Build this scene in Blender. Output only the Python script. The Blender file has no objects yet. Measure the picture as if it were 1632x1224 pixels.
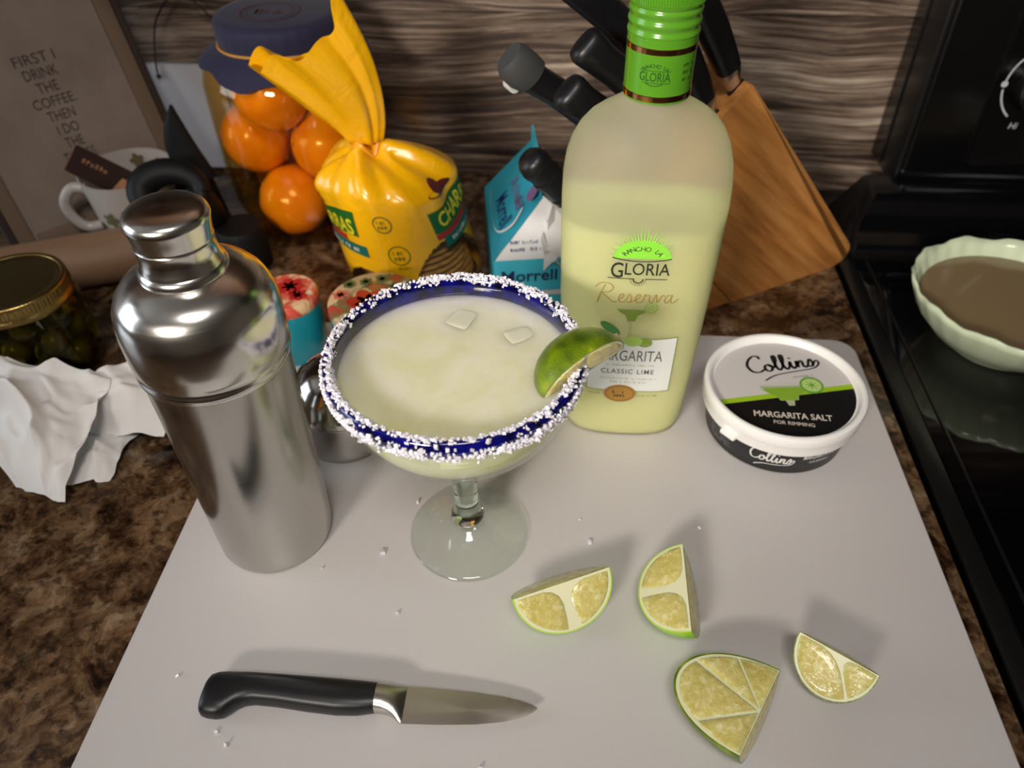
import bpy, bmesh, math, random
from math import sin, cos, pi, sqrt, radians, atan2
from mathutils import Vector, Matrix, noise as mnoise

random.seed(7)
scene = bpy.context.scene
col = scene.collection

# ------------------------------------------------------------------ camera
cam_d = bpy.data.cameras.new('camera')
cam_d.sensor_width = 36.0
cam_d.lens = 1229.0 / 1632.0 * 36.0
cam_d.clip_start = 0.01
cam_d.dof.use_dof = True
cam_d.dof.focus_distance = 0.45
cam_d.dof.aperture_fstop = 7.0
cam = bpy.data.objects.new('camera', cam_d)
col.objects.link(cam)
cam.matrix_world = (Matrix.Translation((0, 0, 0.45)) @ Matrix.Rotation(radians(5.0), 4, 'Z')
                    @ Matrix.Rotation(radians(90 - 42.8), 4, 'X') @ Matrix.Rotation(radians(-0.9), 4, 'Z'))
scene.camera = cam

# ------------------------------------------------------------------ world, lights, exposure
scene.view_settings.view_transform = 'Standard'
scene.view_settings.look = 'None'
scene.view_settings.gamma = 1.0
scene.view_settings.use_curve_mapping = False
scene.view_settings.exposure = 0.15
world = bpy.data.worlds.new('world'); scene.world = world
world.use_nodes = True
world.node_tree.nodes['Background'].inputs[0].default_value = (0.9, 0.92, 1.0, 1)
world.node_tree.nodes['Background'].inputs[1].default_value = 0.3

def lamp(name, kind, loc, target, power, color, size=0.1, spot=None, blend=0.3):
    d = bpy.data.lights.new(name, kind)
    d.energy = power; d.color = color
    if kind == 'AREA':
        d.shape = 'DISK'; d.size = size
    else:
        d.shadow_soft_size = size
    if spot:
        d.spot_size = radians(spot); d.spot_blend = blend
    o = bpy.data.objects.new(name, d); col.objects.link(o)
    o.location = loc
    o.rotation_euler = (Vector(target) - Vector(loc)).to_track_quat('-Z', 'Y').to_euler()
    return o

LAMPS = [(-0.74, -1.15, 0.92), (-0.56, -1.20, 0.92)]
for i, L in enumerate(LAMPS):
    lamp('room_bulb', 'SPOT', L, (0.12, 0.78, 0.17), 58, (1.0, 0.92, 0.83), 0.13, 31, 0.85)
lamp('ceiling_panel_light', 'AREA', (0.05, -0.45, 1.47), (0.0, 0.0, 0.0), 13, (1.0, 0.95, 0.92), 0.55)

# ------------------------------------------------------------------ helpers
def srgb(r, g, b):
    f = lambda c: (c / 255 / 12.92) if c / 255 <= 0.04045 else ((c / 255 + 0.055) / 1.055) ** 2.4
    return (f(r), f(g), f(b), 1.0)

def mat(name, rgb=(128, 128, 128), rough=0.5, metal=0.0, **k):
    m = bpy.data.materials.new(name); m.use_nodes = True
    b = m.node_tree.nodes['Principled BSDF']
    b.inputs['Base Color'].default_value = srgb(*rgb)
    b.inputs['Roughness'].default_value = rough
    b.inputs['Metallic'].default_value = metal
    for key, v in k.items():
        nm = {'trans': 'Transmission Weight', 'ior': 'IOR', 'coat': 'Coat Weight', 'sss': 'Subsurface Weight',
              'aniso': 'Anisotropic', 'spec': 'Specular IOR Level', 'coatr': 'Coat Roughness', 'sheen': 'Sheen Weight', 'sssr': 'Subsurface Scale'}[key]
        b.inputs[nm].default_value = v
    return m

def nodes(m):
    return m.node_tree.nodes, m.node_tree.links, m.node_tree.nodes['Principled BSDF']

def tex_noise(m, scale=10, detail=4, rough=0.5, dist=0.0, vec=None):
    n, l, b = nodes(m)
    t = n.new('ShaderNodeTexNoise')
    t.inputs['Scale'].default_value = scale; t.inputs['Detail'].default_value = detail
    t.inputs['Roughness'].default_value = rough; t.inputs['Distortion'].default_value = dist
    if vec is not None: l.new(vec, t.inputs['Vector'])
    return t

def coords(m, scale=(1, 1, 1), loc=(0, 0, 0), kind='Object'):
    n, l, b = nodes(m)
    tc = n.new('ShaderNodeTexCoord'); mp = n.new('ShaderNodeMapping')
    mp.inputs['Scale'].default_value = scale; mp.inputs['Location'].default_value = loc
    l.new(tc.outputs[kind], mp.inputs['Vector'])
    return mp.outputs['Vector']

def ramp(m, fac, stops):
    n, l, b = nodes(m)
    r = n.new('ShaderNodeValToRGB'); l.new(fac, r.inputs['Fac'])
    e = r.color_ramp.elements
    while len(e) < len(stops): e.new(0.5)
    for i, (p, c) in enumerate(stops):
        e[i].position = p; e[i].color = srgb(*c)
    return r

def bump(m, height, strength=0.2, dist=0.001):
    n, l, b = nodes(m)
    bp = n.new('ShaderNodeBump'); bp.inputs['Strength'].default_value = strength
    bp.inputs['Distance'].default_value = dist
    l.new(height, bp.inputs['Height']); l.new(bp.outputs['Normal'], b.inputs['Normal'])
    return bp

def mixc(m, fac, a, c, mode='MIX'):
    n, l, b = nodes(m)
    x = n.new('ShaderNodeMix'); x.data_type = 'RGBA'; x.blend_type = mode
    for sock, v in ((x.inputs[0], fac), (x.inputs[6], a), (x.inputs[7], c)):
        if hasattr(v, 'is_output'): l.new(v, sock)
        else: sock.default_value = v
    return x.outputs[2]

def thin_glass(name, tint=(255, 255, 255), rough=0.0, ior=1.45, gloss=1.0):
    m = bpy.data.materials.new(name); m.use_nodes = True
    n, l = m.node_tree.nodes, m.node_tree.links
    n.clear()
    out = n.new('ShaderNodeOutputMaterial'); mx = n.new('ShaderNodeMixShader')
    tr = n.new('ShaderNodeBsdfTransparent'); gl = n.new('ShaderNodeBsdfGlossy'); lw = n.new('ShaderNodeLayerWeight')
    tr.inputs[0].default_value = srgb(*tint); gl.inputs['Roughness'].default_value = rough
    gl.inputs['Color'].default_value = (gloss, gloss, gloss, 1)
    lw.inputs['Blend'].default_value = 0.5
    pw = n.new('ShaderNodeMath'); pw.operation = 'POWER'; pw.inputs[1].default_value = 5.0
    l.new(lw.outputs['Facing'], pw.inputs[0])
    fr = n.new('ShaderNodeMath'); fr.operation = 'MULTIPLY_ADD'
    f0 = ((ior - 1) / (ior + 1)) ** 2
    fr.inputs[1].default_value = 0.7; fr.inputs[2].default_value = f0
    l.new(pw.outputs[0], fr.inputs[0])
    l.new(fr.outputs[0], mx.inputs[0]); l.new(tr.outputs[0], mx.inputs[1]); l.new(gl.outputs[0], mx.inputs[2])
    l.new(mx.outputs[0], out.inputs[0])
    return m

def obj(name, vf, m, parent=None, smooth=True, angle=35, loc=None, rot=None):
    if isinstance(vf, bpy.types.Mesh): me = vf
    else:
        me = bpy.data.meshes.new(name)
        me.from_pydata([tuple(v) for v in vf[0]], [], [tuple(f) for f in vf[1]])
        me.validate(); me.update()
        bmx = bmesh.new(); bmx.from_mesh(me); bmesh.ops.recalc_face_normals(bmx, faces=bmx.faces); bmx.to_mesh(me); bmx.free()
    if m and not me.materials: me.materials.append(m)
    if smooth:
        me.polygons.foreach_set('use_smooth', [True] * len(me.polygons))
        if angle < 180: me.set_sharp_from_angle(angle=radians(angle))
    o = bpy.data.objects.new(name, me); col.objects.link(o)
    if parent: o.parent = parent
    if loc: o.location = loc
    if rot: o.rotation_euler = rot
    return o

def thing(name, label, cat, loc=(0, 0, 0), rot=(0, 0, 0), group=None):
    o = bpy.data.objects.new(name, None); col.objects.link(o)
    o.empty_display_size = 0.02
    o.location = loc; o.rotation_euler = rot
    return tag(o, label, cat, group)

def tag(o, label, cat, group=None):
    o['label'] = label; o['category'] = cat
    if group: o['group'] = group
    return o

def struct(o):
    o['kind'] = 'structure'; return o

def lathe(prof, seg=64, mod=None):
    V, F = [], []
    idx = []
    for r, z in prof:
        if r < 1e-6:
            idx.append([len(V)]); V.append((0, 0, z))
        else:
            ring = []
            for k in range(seg):
                a = 2 * pi * k / seg
                rr, zz = (r, z) if mod is None else mod(a, r, z)
                ring.append(len(V)); V.append((rr * cos(a), rr * sin(a), zz))
            idx.append(ring)
    for A, B in zip(idx, idx[1:]):
        for k in range(seg):
            j = (k + 1) % seg
            if len(A) == 1 and len(B) == 1: continue
            if len(A) == 1: F.append((A[0], B[j], B[k]))
            elif len(B) == 1: F.append((A[k], A[j], B[0]))
            else: F.append((A[k], A[j], B[j], B[k]))
    return V, F

def loft(rings, cap0=True, cap1=True, closed=True):
    V, F = [], []
    n = len(rings[0])
    for r in rings: V.extend([tuple(p) for p in r])
    for i in range(len(rings) - 1):
        for k in range(n if closed else n - 1):
            j = (k + 1) % n
            F.append((i * n + k, i * n + j, (i + 1) * n + j, (i + 1) * n + k))
    if cap0: F.append(tuple(range(n - 1, -1, -1)))
    if cap1: F.append(tuple((len(rings) - 1) * n + k for k in range(n)))
    return V, F

def rbox(sx, sy, sz, bev=0.002, seg=2, base=False):
    bm = bmesh.new(); bmesh.ops.create_cube(bm, size=1)
    bmesh.ops.scale(bm, vec=(sx, sy, sz), verts=bm.verts)
    if base: bmesh.ops.translate(bm, vec=(0, 0, sz / 2), verts=bm.verts)
    if bev > 0: bmesh.ops.bevel(bm, geom=bm.edges[:], offset=bev, segments=seg, affect='EDGES', profile=0.6, clamp_overlap=True)
    me = bpy.data.meshes.new('box'); bm.to_mesh(me); bm.free()
    return me

def prism(poly, depth, bev=0.0, seg=2):
    """poly in (x,z), extruded along +y by depth"""
    bm = bmesh.new()
    vs = [bm.verts.new((x, 0, z)) for x, z in poly]
    f = bm.faces.new(vs)
    r = bmesh.ops.extrude_face_region(bm, geom=[f])
    bmesh.ops.translate(bm, vec=(0, depth, 0), verts=[g for g in r['geom'] if isinstance(g, bmesh.types.BMVert)])
    bmesh.ops.recalc_face_normals(bm, faces=bm.faces)
    if bev: bmesh.ops.bevel(bm, geom=bm.edges[:], offset=bev, segments=seg, affect='EDGES', profile=0.5, clamp_overlap=True)
    me = bpy.data.meshes.new('prism'); bm.to_mesh(me); bm.free()
    return me

def tube(path, rad, seg=12, caps=True):
    path = [Vector(p) for p in path]; rings = []
    up = Vector((0, 0, 1)); prev = None
    for i, p in enumerate(path):
        t = (path[min(i + 1, len(path) - 1)] - path[max(i - 1, 0)]).normalized()
        if prev is None:
            a = t.cross(up if abs(t.z) < 0.9 else Vector((1, 0, 0))).normalized()
        else:
            a = (prev - t * prev.dot(t)).normalized()
        prev = a; b = t.cross(a)
        r = rad[i] if isinstance(rad, (list, tuple)) else rad
        rings.append([p + (a * cos(2 * pi * k / seg) + b * sin(2 * pi * k / seg)) * r for k in range(seg)])
    return loft(rings, caps, caps)

def crom(pts, n=8):
    pts = [Vector(p) for p in pts]; out = []
    P = [pts[0] * 2 - pts[1]] + pts + [pts[-1] * 2 - pts[-2]]
    for i in range(1, len(P) - 2):
        for k in range(n):
            t = k / n
            out.append(0.5 * ((2 * P[i]) + (-P[i-1] + P[i+1]) * t + (2*P[i-1] - 5*P[i] + 4*P[i+1] - P[i+2]) * t*t + (-P[i-1] + 3*P[i] - 3*P[i+1] + P[i+2]) * t**3))
    out.append(pts[-1]); return out

def text_vf(s, size=1.0, align='CENTER', bold=0.0, shear=0.0, space=1.0, fit=None, sub=0):
    """text as flat polygons in the xy plane; fit = (width, height)"""
    c = bpy.data.curves.new('t', 'FONT'); c.body = s; c.size = size
    c.align_x = align; c.offset = bold * size; c.shear = shear; c.space_character = space; c.resolution_u = 3
    o = bpy.data.objects.new('t', c); col.objects.link(o)
    dg = bpy.context.evaluated_depsgraph_get(); dg.update()
    me = bpy.data.meshes.new_from_object(o.evaluated_get(dg))
    bpy.data.objects.remove(o); bpy.data.curves.remove(c)
    bm = bmesh.new(); bm.from_mesh(me); bpy.data.meshes.remove(me)
    bmesh.ops.remove_doubles(bm, verts=bm.verts, dist=1e-6)
    bm.verts.ensure_lookup_table()
    if sub:
        xs = [v.co.x for v in bm.verts]; x0, x1 = min(xs), max(xs)
        for k in range(1, sub):
            x = x0 + (x1 - x0) * k / sub
            bmesh.ops.bisect_plane(bm, geom=bm.verts[:] + bm.edges[:] + bm.faces[:], plane_co=(x, 0, 0), plane_no=(1, 0, 0))
    V = [v.co.copy() for v in bm.verts]; bm.verts.index_update()
    F = [[v.index for v in f.verts] for f in bm.faces]; bm.free()
    xs = [v.x for v in V]; ys = [v.y for v in V]
    cx, cy = (min(xs) + max(xs)) / 2, (min(ys) + max(ys)) / 2
    w, h = max(xs) - min(xs), max(ys) - min(ys)
    sx = fit[0] / w if fit else 1; sy = (fit[1] / h if fit and fit[1] else sx)
    return [((v.x - cx) * sx, (v.y - cy) * sy) for v in V], F

def ribbon(strokes, width, n=7):
    """2-D brush strokes as flat polygons; each stroke a list of points, optional width list"""
    V, F = [], []
    for st in strokes:
        P = crom([(p[0], p[1], 0) for p in st], n)
        b = len(V); L = len(P)
        for i, p in enumerate(P):
            t = (P[min(i + 1, L - 1)] - P[max(i - 1, 0)])
            if t.length < 1e-9: t = Vector((1, 0, 0))
            t.normalize(); nn = Vector((-t.y, t.x, 0))
            w = width * (0.55 + 0.45 * abs(nn.x))
            if i == 0 or i == L - 1: w *= 0.5
            V.append(((p + nn * w).x, (p + nn * w).y)); V.append(((p - nn * w).x, (p - nn * w).y))
        for i in range(L - 1): F.append((b + 2*i, b + 2*i + 1, b + 2*i + 3, b + 2*i + 2))
    return V, F

def disc2(cx, cy, rx, ry=None, seg=28, a0=0, a1=2*pi):
    ry = ry or rx
    full = abs(a1 - a0) > 6.28
    m = seg if full else seg + 1
    V = [(cx, cy)] + [(cx + rx * cos(a0 + (a1 - a0) * k / seg), cy + ry * sin(a0 + (a1 - a0) * k / seg)) for k in range(m)]
    F = [(0, 1 + k, 1 + (k + 1) % m) for k in range(seg)]
    return V, F

def ring2(cx, cy, r0, r1, seg=36, a0=0, a1=2*pi, sy=1.0):
    V, F = [], []
    for k in range(seg + 1):
        a = a0 + (a1 - a0) * k / seg
        V += [(cx + r0 * cos(a), cy + sy * r0 * sin(a)), (cx + r1 * cos(a), cy + sy * r1 * sin(a))]
    for k in range(seg): F.append((2*k, 2*k + 1, 2*k + 3, 2*k + 2))
    return V, F

def grid2(x0, x1, y0, y1, nx=8, ny=4, fn=None):
    V = [(x0 + (x1 - x0) * i / nx, y0 + (y1 - y0) * j / ny) for j in range(ny + 1) for i in range(nx + 1)]
    if fn: V = [fn(*p) for p in V]
    F = [(j*(nx+1) + i, j*(nx+1) + i + 1, (j+1)*(nx+1) + i + 1, (j+1)*(nx+1) + i) for j in range(ny) for i in range(nx)]
    return V, F

def xf2(vf, dx=0, dy=0, s=1.0, rot=0.0):
    c, q = cos(rot), sin(rot)
    return [(dx + s * (c * x - q * y), dy + s * (q * x + c * y)) for x, y in vf[0]], vf[1]

def join2(*vfs):
    V, F = [], []
    for v, f in vfs:
        b = len(V); V += list(v); F += [tuple(i + b for i in q) for q in f]
    return V, F

def wrap(vf, fn):
    return [fn(x, y) for x, y in vf[0]], vf[1]

def fine_print(width, height, seed=0, words=4):
    """rows of unreadable small print: short bars of letter size with word gaps"""
    r_ = random.Random(seed * 7 + 3); vfs = []; x = 0.0; cw_ = height * 0.62
    n_ = max(3, int(width / (cw_ * 1.35)))
    gaps = set(r_.sample(range(1, n_), min(words - 1, n_ - 1))) if words > 1 else set()
    for k in range(n_):
        if k in gaps: continue
        x0 = -width / 2 + width * k / n_; w_ = width / n_ * 0.62; h_ = height * r_.choice((0.7, 1.0, 0.85)); t_ = height * 0.2
        vfs.append(grid2(x0, x0 + t_, -height/2, -height/2 + h_, 1, 1))
        if r_.random() < 0.7: vfs.append(grid2(x0, x0 + w_, -height/2 + h_ * r_.choice((0, 0.4, 0.8)), -height/2 + h_ * 0.2 + height * r_.choice((0.0, 0.3, 0.7)) + t_ * 0.3, 1, 1))
        if r_.random() < 0.5: vfs.append(grid2(x0 + w_ - t_, x0 + w_, -height/2, -height/2 + h_, 1, 1))
    return join2(*vfs)

def copy_tree(o, parent=None):
    c = o.copy(); col.objects.link(c); c.parent = parent
    for ch in list(o.children): copy_tree(ch, c)
    return c

# ------------------------------------------------------------------ materials
M = {}
M['black_plastic'] = mat('black_plastic', (20, 20, 22), 0.38)
M['steel'] = mat('steel', (205, 203, 198), 0.14, 1.0)
M['steel_soft'] = mat('steel_soft', (196, 192, 186), 0.3, 1.0)
M['white_plastic'] = mat('white_plastic', (248, 246, 242), 0.32, sss=0.1, sssr=0.005)
M['white'] = mat('white', (226, 224, 220), 0.45)
M['ink'] = mat('ink', (40, 44, 34), 0.5)
M['ink_dark'] = mat('ink_dark', (22, 22, 24), 0.5)
M['gold'] = mat('gold', (226, 160, 105), 0.16, 1.0)
M['gold_ink'] = mat('gold_ink', (176, 148, 74), 0.4)
M['cord'] = mat('cord', (24, 22, 22), 0.7)

def aniso_steel(name, rough, an, rgb=(214, 212, 206)):
    m = mat(name, rgb, rough, 1.0)
    n, l, b = nodes(m)
    t = n.new('ShaderNodeTangent'); t.direction_type = 'RADIAL'; t.axis = 'Z'
    l.new(t.outputs[0], b.inputs['Tangent']); b.inputs['Anisotropic'].default_value = an
    v = coords(m, (6, 6, 900)); nz = tex_noise(m, 1.0, 3, 0.6, 0, v)
    mr = n.new('ShaderNodeMapRange'); mr.inputs[3].default_value = rough * 0.8; mr.inputs[4].default_value = rough * 1.25
    l.new(nz.outputs[0], mr.inputs[0]); l.new(mr.outputs[0], b.inputs['Roughness'])
    return m
M['brushed'] = aniso_steel('brushed_steel', 0.19, 0.65, (190, 187, 181))
M['polished'] = aniso_steel('polished_steel', 0.19, 0.5, (222, 219, 212))

# ------------------------------------------------------------------ room shell
WALL = 0.862
wallpaint = mat('wall_paint', (172, 160, 146), 0.85)
ceilpaint = mat('ceiling_paint', (215, 210, 202), 0.9)
floorm = mat('floor_boards', (96, 72, 54), 0.5)
v = coords(floorm, (1, 10, 1)); nz = tex_noise(floorm, 3, 4, 0.6, 0.4, v)
nodes(floorm)[1].new(ramp(floorm, nz.outputs[0], [(0.3, (80, 58, 42)), (0.7, (118, 90, 66))]).outputs[0], nodes(floorm)[2].inputs['Base Color'])

def slab(name, a, b, m):
    me = rbox(b[0]-a[0], b[1]-a[1], b[2]-a[2], 0)
    return struct(obj(name, me, m, None, False, loc=((a[0]+b[0])/2, (a[1]+b[1])/2, (a[2]+b[2])/2)))
slab('floor', (-2.2, -2.6, -0.96), (2.2, 1.0, -0.90), floorm)
slab('ceiling', (-2.2, -2.6, 1.50), (2.2, 1.0, 1.56), ceilpaint)
slab('wall_front', (-2.2, -2.6, -0.90), (2.2, -2.5, 1.50), wallpaint)
slab('wall_right', (2.1, -2.5, -0.90), (2.2, 1.0, 1.50), wallpaint)
# left wall with a window opening
for k, (a, b) in enumerate((((-2.2, -2.5, -0.9), (-2.1, -0.35, 1.5)), ((-2.2, 0.55, -0.9), (-2.1, 1.0, 1.5)),
                            ((-2.2, -0.35, -0.9), (-2.1, 0.55, 0.10)), ((-2.2, -0.35, 1.15), (-2.1, 0.55, 1.5)))):
    slab('wall_left', a, b, wallpaint)
winm = mat('window_paint', (230, 228, 224), 0.4)
wf = struct(obj('window_1', rbox(0.05, 0.98, 0.05, 0.004), winm, None, loc=(-2.09, 0.10, 0.10)))
for nm, sx, dx, dz in (('window_rail', 0.94, 0, 1.05), ('window_bar', 0.90, 0, 0.52)):
    obj(nm, rbox(0.04, sx, 0.04, 0.004), winm, wf, loc=(0, dx, dz))
for dy in (-0.46, 0.46): obj('window_stile', rbox(0.04, 0.04, 1.05, 0.004), winm, wf, loc=(0, dy, 0.525))
panem = bpy.data.materials.new('daylight_pane'); panem.use_nodes = True
pb = panem.node_tree.nodes['Principled BSDF']
pb.inputs['Emission Color'].default_value = (0.80, 0.89, 1.0, 1); pb.inputs['Emission Strength'].default_value = 4.0
pb.inputs['Base Color'].default_value = (0.1, 0.1, 0.1, 1); pb.inputs['Roughness'].default_value = 0.1
for dz in (0.27, 0.79): obj('pane', rbox(0.006, 0.88, 0.48, 0), panem, wf, False, loc=(-0.02, 0, dz))

# wood-look planks of the back wall, each a board of its own
def wood_planks(seed):
    m = mat('wall_wood_%d' % seed, (120, 105, 92), 0.55)
    n, l, b = nodes(m)
    v = coords(m, (1, 1, 1), (seed * 3.1, 0, seed * 1.7))
    warp = tex_noise(m, 3.2, 2, 0.5, 0.0, v)
    sep = n.new('ShaderNodeSeparateXYZ'); l.new(v, sep.inputs[0])
    wv = n.new('ShaderNodeMath'); wv.operation = 'MULTIPLY_ADD'
    l.new(warp.outputs[0], wv.inputs[0]); wv.inputs[1].default_value = 0.055; l.new(sep.outputs[2], wv.inputs[2])
    cb = n.new('ShaderNodeCombineXYZ')
    sx = n.new('ShaderNodeMath'); sx.operation = 'MULTIPLY'; sx.inputs[1].default_value = 0.035; l.new(sep.outputs[0], sx.inputs[0])
    l.new(sx.outputs[0], cb.inputs[0]); l.new(wv.outputs[0], cb.inputs[2])
    g1 = tex_noise(m, 190, 6, 0.72, 0.25, cb.outputs[0])
    g2 = tex_noise(m, 26, 3, 0.55, 0.6, cb.outputs[0])
    add = n.new('ShaderNodeMath'); add.operation = 'MULTIPLY_ADD'; add.inputs[1].default_value = 0.42
    l.new(g2.outputs[0], add.inputs[0])
    hf = n.new('ShaderNodeMath'); hf.operation = 'MULTIPLY'; hf.inputs[1].default_value = 0.58; l.new(g1.outputs[0], hf.inputs[0])
    l.new(hf.outputs[0], add.inputs[2])
    r = ramp(m, add.outputs[0], [(0.38, (36, 26, 20)), (0.47, (82, 65, 53)), (0.54, (138, 119, 102)), (0.63, (206, 189, 168))])
    l.new(r.outputs[0], b.inputs['Base Color'])
    bump(m, add.outputs[0], 0.35, 0.002)
    return m
wb = struct(obj('wall_back', rbox(4.4, 0.10, 2.46, 0), wallpaint, None, False, loc=(0, WALL + 0.055, 0.30)))
PW = [wood_planks(s) for s in (1, 2, 3)]
row = 0
for z0, z1 in ((-0.120, 0.0315), (0.0325, 0.184), (0.185, 0.337), (0.338, 0.49), (0.491, 0.643)):
    xs = [-1.6, -0.98 + 0.0 * row, 0.62 - 0.3 * (row % 2) + 0.35, 1.7]
    for x0, x1 in zip(xs, xs[1:]):
        obj('plank', rbox(x1 - x0 - 0.001, 0.006, z1 - z0, 0.0006, 1), PW[(row + (x0 > 0)) % 3], wb, False,
            loc=((x0 + x1) / 2, -0.055 + 0.0025, (z0 + z1) / 2 - 0.30))
    row += 1

# wall cupboards and hood above the worktop and range
cupm = mat('cupboard_paint', (120, 84, 56), 0.5)
slab('wall_cupboard', (-1.70, 0.54, 0.50), (0.272, WALL - 0.002, 1.25), cupm)
slab('wall_hood', (0.28, 0.50, 0.72), (1.04, WALL - 0.002, 1.25), mat('hood_paint', (30, 30, 31), 0.4))

# granite worktop
gran = mat('granite', (90, 70, 52), 0.16)
n, l, b = nodes(gran)
v = coords(gran)
w1 = tex_noise(gran, 22, 4, 0.6, 0.2, v)
vw = n.new('ShaderNodeMix'); vw.data_type = 'VECTOR'; vw.inputs[0].default_value = 0.03
l.new(v, vw.inputs[4]); l.new(w1.outputs[1], vw.inputs[5])
na = tex_noise(gran, 34, 8, 0.68, 0.6, vw.outputs[1])
nb = tex_noise(gran, 15, 5, 0.6, 0.9, vw.outputs[1])
nc = tex_noise(gran, 130, 4, 0.6, 0.0, v)
vo = n.new('ShaderNodeTexVoronoi'); vo.inputs['Scale'].default_value = 90; l.new(vw.outputs[1], vo.inputs['Vector'])
r1 = ramp(gran, na.outputs[0], [(0.30, (22, 17, 14)), (0.41, (84, 62, 43)), (0.50, (134, 106, 76)), (0.60, (168, 144, 112)), (0.72, (190, 172, 142))])
r2 = ramp(gran, nb.outputs[0], [(0.33, (36, 28, 24)), (0.43, (255, 255, 255)), (0.6, (255, 255, 255)), (0.75, (150, 110, 80))])
mx = mixc(gran, 1.0, r1.outputs[0], r2.outputs[0], 'MULTIPLY')
r3 = ramp(gran, nc.outputs[0], [(0.38, (90, 80, 70)), (0.5, (255, 255, 255))])
mx = mixc(gran, 0.7, mx, r3.outputs[0], 'MULTIPLY')
r4 = ramp(gran, vo.outputs['Color'], [(0.2, (150, 140, 130)), (0.9, (255, 255, 255))])
mx = mixc(gran, 0.6, mx, r4.outputs[0], 'MULTIPLY')
mx = mixc(gran, 1.0, mx, srgb(214, 206, 202), 'MULTIPLY')
l.new(mx, b.inputs['Base Color'])
STOVE_X = 0.276
ct = obj('worktop', rbox(1.70 + STOVE_X, WALL - 0.06, 0.04, 0.004, 3), gran, None, loc=((STOVE_X - 0.004 - 1.70) / 2, (WALL + 0.05) / 2 + 0.003, -0.02))
tag(ct, 'brown and black speckled granite worktop under the white cutting board', 'worktop')
cab = obj('cabinet', rbox(1.66 + STOVE_X, WALL - 0.14, 0.86, 0.002), mat('cabinet_paint', (120, 84, 56), 0.5), None, loc=((STOVE_X - 0.008 - 1.66) / 2, (WALL + 0.13) / 2, -0.47))
tag(cab, 'brown base cabinet carrying the granite worktop', 'cabinet')

# ------------------------------------------------------------------ cutting board
boardm = mat('board_plastic', (206, 201, 198), 0.36, sss=0.15, sssr=0.004)
v = coords(boardm); nz = tex_noise(boardm, 420, 2, 0.5, 0, v); bump(boardm, nz.outputs[0], 0.12, 0.0004)
n, l, b = nodes(boardm); nz2 = tex_noise(boardm, 14, 4, 0.6, 0, v)
mr = n.new('ShaderNodeMapRange'); mr.inputs[3].default_value = 0.28; mr.inputs[4].default_value = 0.46
l.new(nz2.outputs[0], mr.inputs[0]); l.new(mr.outputs[0], b.inputs['Roughness'])
BZ = 0.008
def rrect(x0, x1, y0, y1, r, seg=8):
    P = []
    for cx, cy, a0 in ((x1 - r, y1 - r, 0), (x0 + r, y1 - r, pi/2), (x0 + r, y0 + r, pi), (x1 - r, y0 + r, 1.5*pi)):
        for k in range(seg + 1):
            a = a0 + pi/2 * k / seg; P.append((cx + r * cos(a), cy + r * sin(a)))
    return P
def board_ring(z, ins): return [(x, y, z) for x, y in rrect(-0.2605 + ins, 0.2605 - ins, 0.075 + ins, 0.551 - ins, 0.018)]
bd = obj('cutting_board', loft([board_ring(0.0004, 0.0008), board_ring(0.0012, 0), board_ring(BZ - 0.0012, 0), board_ring(BZ, 0.0012)]), boardm, None, True, 30)
bd.rotation_euler.z = radians(0.4)
tag(bd, 'large white plastic cutting board lying on the granite worktop', 'cutting board')

# ------------------------------------------------------------------ stove
stv = thing('stove', 'black electric range with glass cooktop and upright control panel', 'stove', (STOVE_X, 0, 0))
blk = mat('stove_enamel', (9, 9, 10), 0.16)
blkg = mat('stove_glass', (5, 5, 6), 0.06, coat=0.3)
blkt = mat('stove_trim', (20, 20, 20), 0.3)
SW = 0.76
obj('stove_body', rbox(SW, WALL - 0.13, 0.90, 0.004), blk, stv, loc=(SW/2 + 0.002, (WALL + 0.10)/2, -0.452))
def prof_x(poly, x0, x1, bev=0.002):     # poly in (y,z), extruded along x
    me = prism([(p[0], p[1]) for p in poly], x1 - x0, bev)
    me.transform(Matrix(((0, 1, 0, x0), (1, 0, 0, 0), (0, 0, 1, 0), (0, 0, 0, 1))))
    return me
obj('side_trim', prof_x([(0.08, -0.002), (0.70, -0.002), (0.70, 0.003), (0.08, 0.003)], 0.001, 0.0165, 0.0015), blkt, stv)
obj('cooktop_glass', prof_x([(0.08, -0.002), (0.692, -0.002), (0.692, 0.0018), (0.08, 0.0018)], 0.0172, SW - 0.016, 0.0008), blkg, stv)
obj('cooktop_frame', prof_x([(0.085, 0.0018), (0.690, 0.0018), (0.690, 0.0036), (0.085, 0.0036)], 0.0285, 0.0312, 0.0008), blkt, stv)
LP = [(0.690, -0.002), (0.690, 0.004), (0.694, 0.010), (0.703, 0.014), (0.716, 0.017), (0.730, 0.024), (0.741, 0.035), (0.748, 0.0425), (0.756, 0.046), (0.790, 0.046), (0.790, -0.002)]
def ledge_x0(z): return 0.006 + max(0.0, z) / 0.046 * 0.034
LN = len(LP)
LV_, LF_ = [], []
for xo in (0.0, 0.004):
    LV_ += [(ledge_x0(z) + xo, y + (0.003 if xo == 0 else 0), z - (0.003 if xo == 0 and z > 0.003 else 0)) for y, z in LP]
LV_ += [(SW, y, z) for y, z in LP]
for r_ in range(2):
    for k in range(LN): LF_.append((r_*LN + k, r_*LN + (k+1) % LN, (r_+1)*LN + (k+1) % LN, (r_+1)*LN + k))
LF_ += [tuple(range(LN)), tuple(range(2*LN, 3*LN))]
obj('back_ledge', (LV_, LF_), blk, stv, True, 40)
PX0 = 0.070
bg = obj('control_panel', prof_x([(0.784, 0.044), (0.778, 0.05), (0.775, 0.06), (0.785, 0.30), (0.793, 0.31), (0.856, 0.31), (0.856, 0.044)], PX0, SW - 0.01, 0.003), blk, stv)
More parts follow.
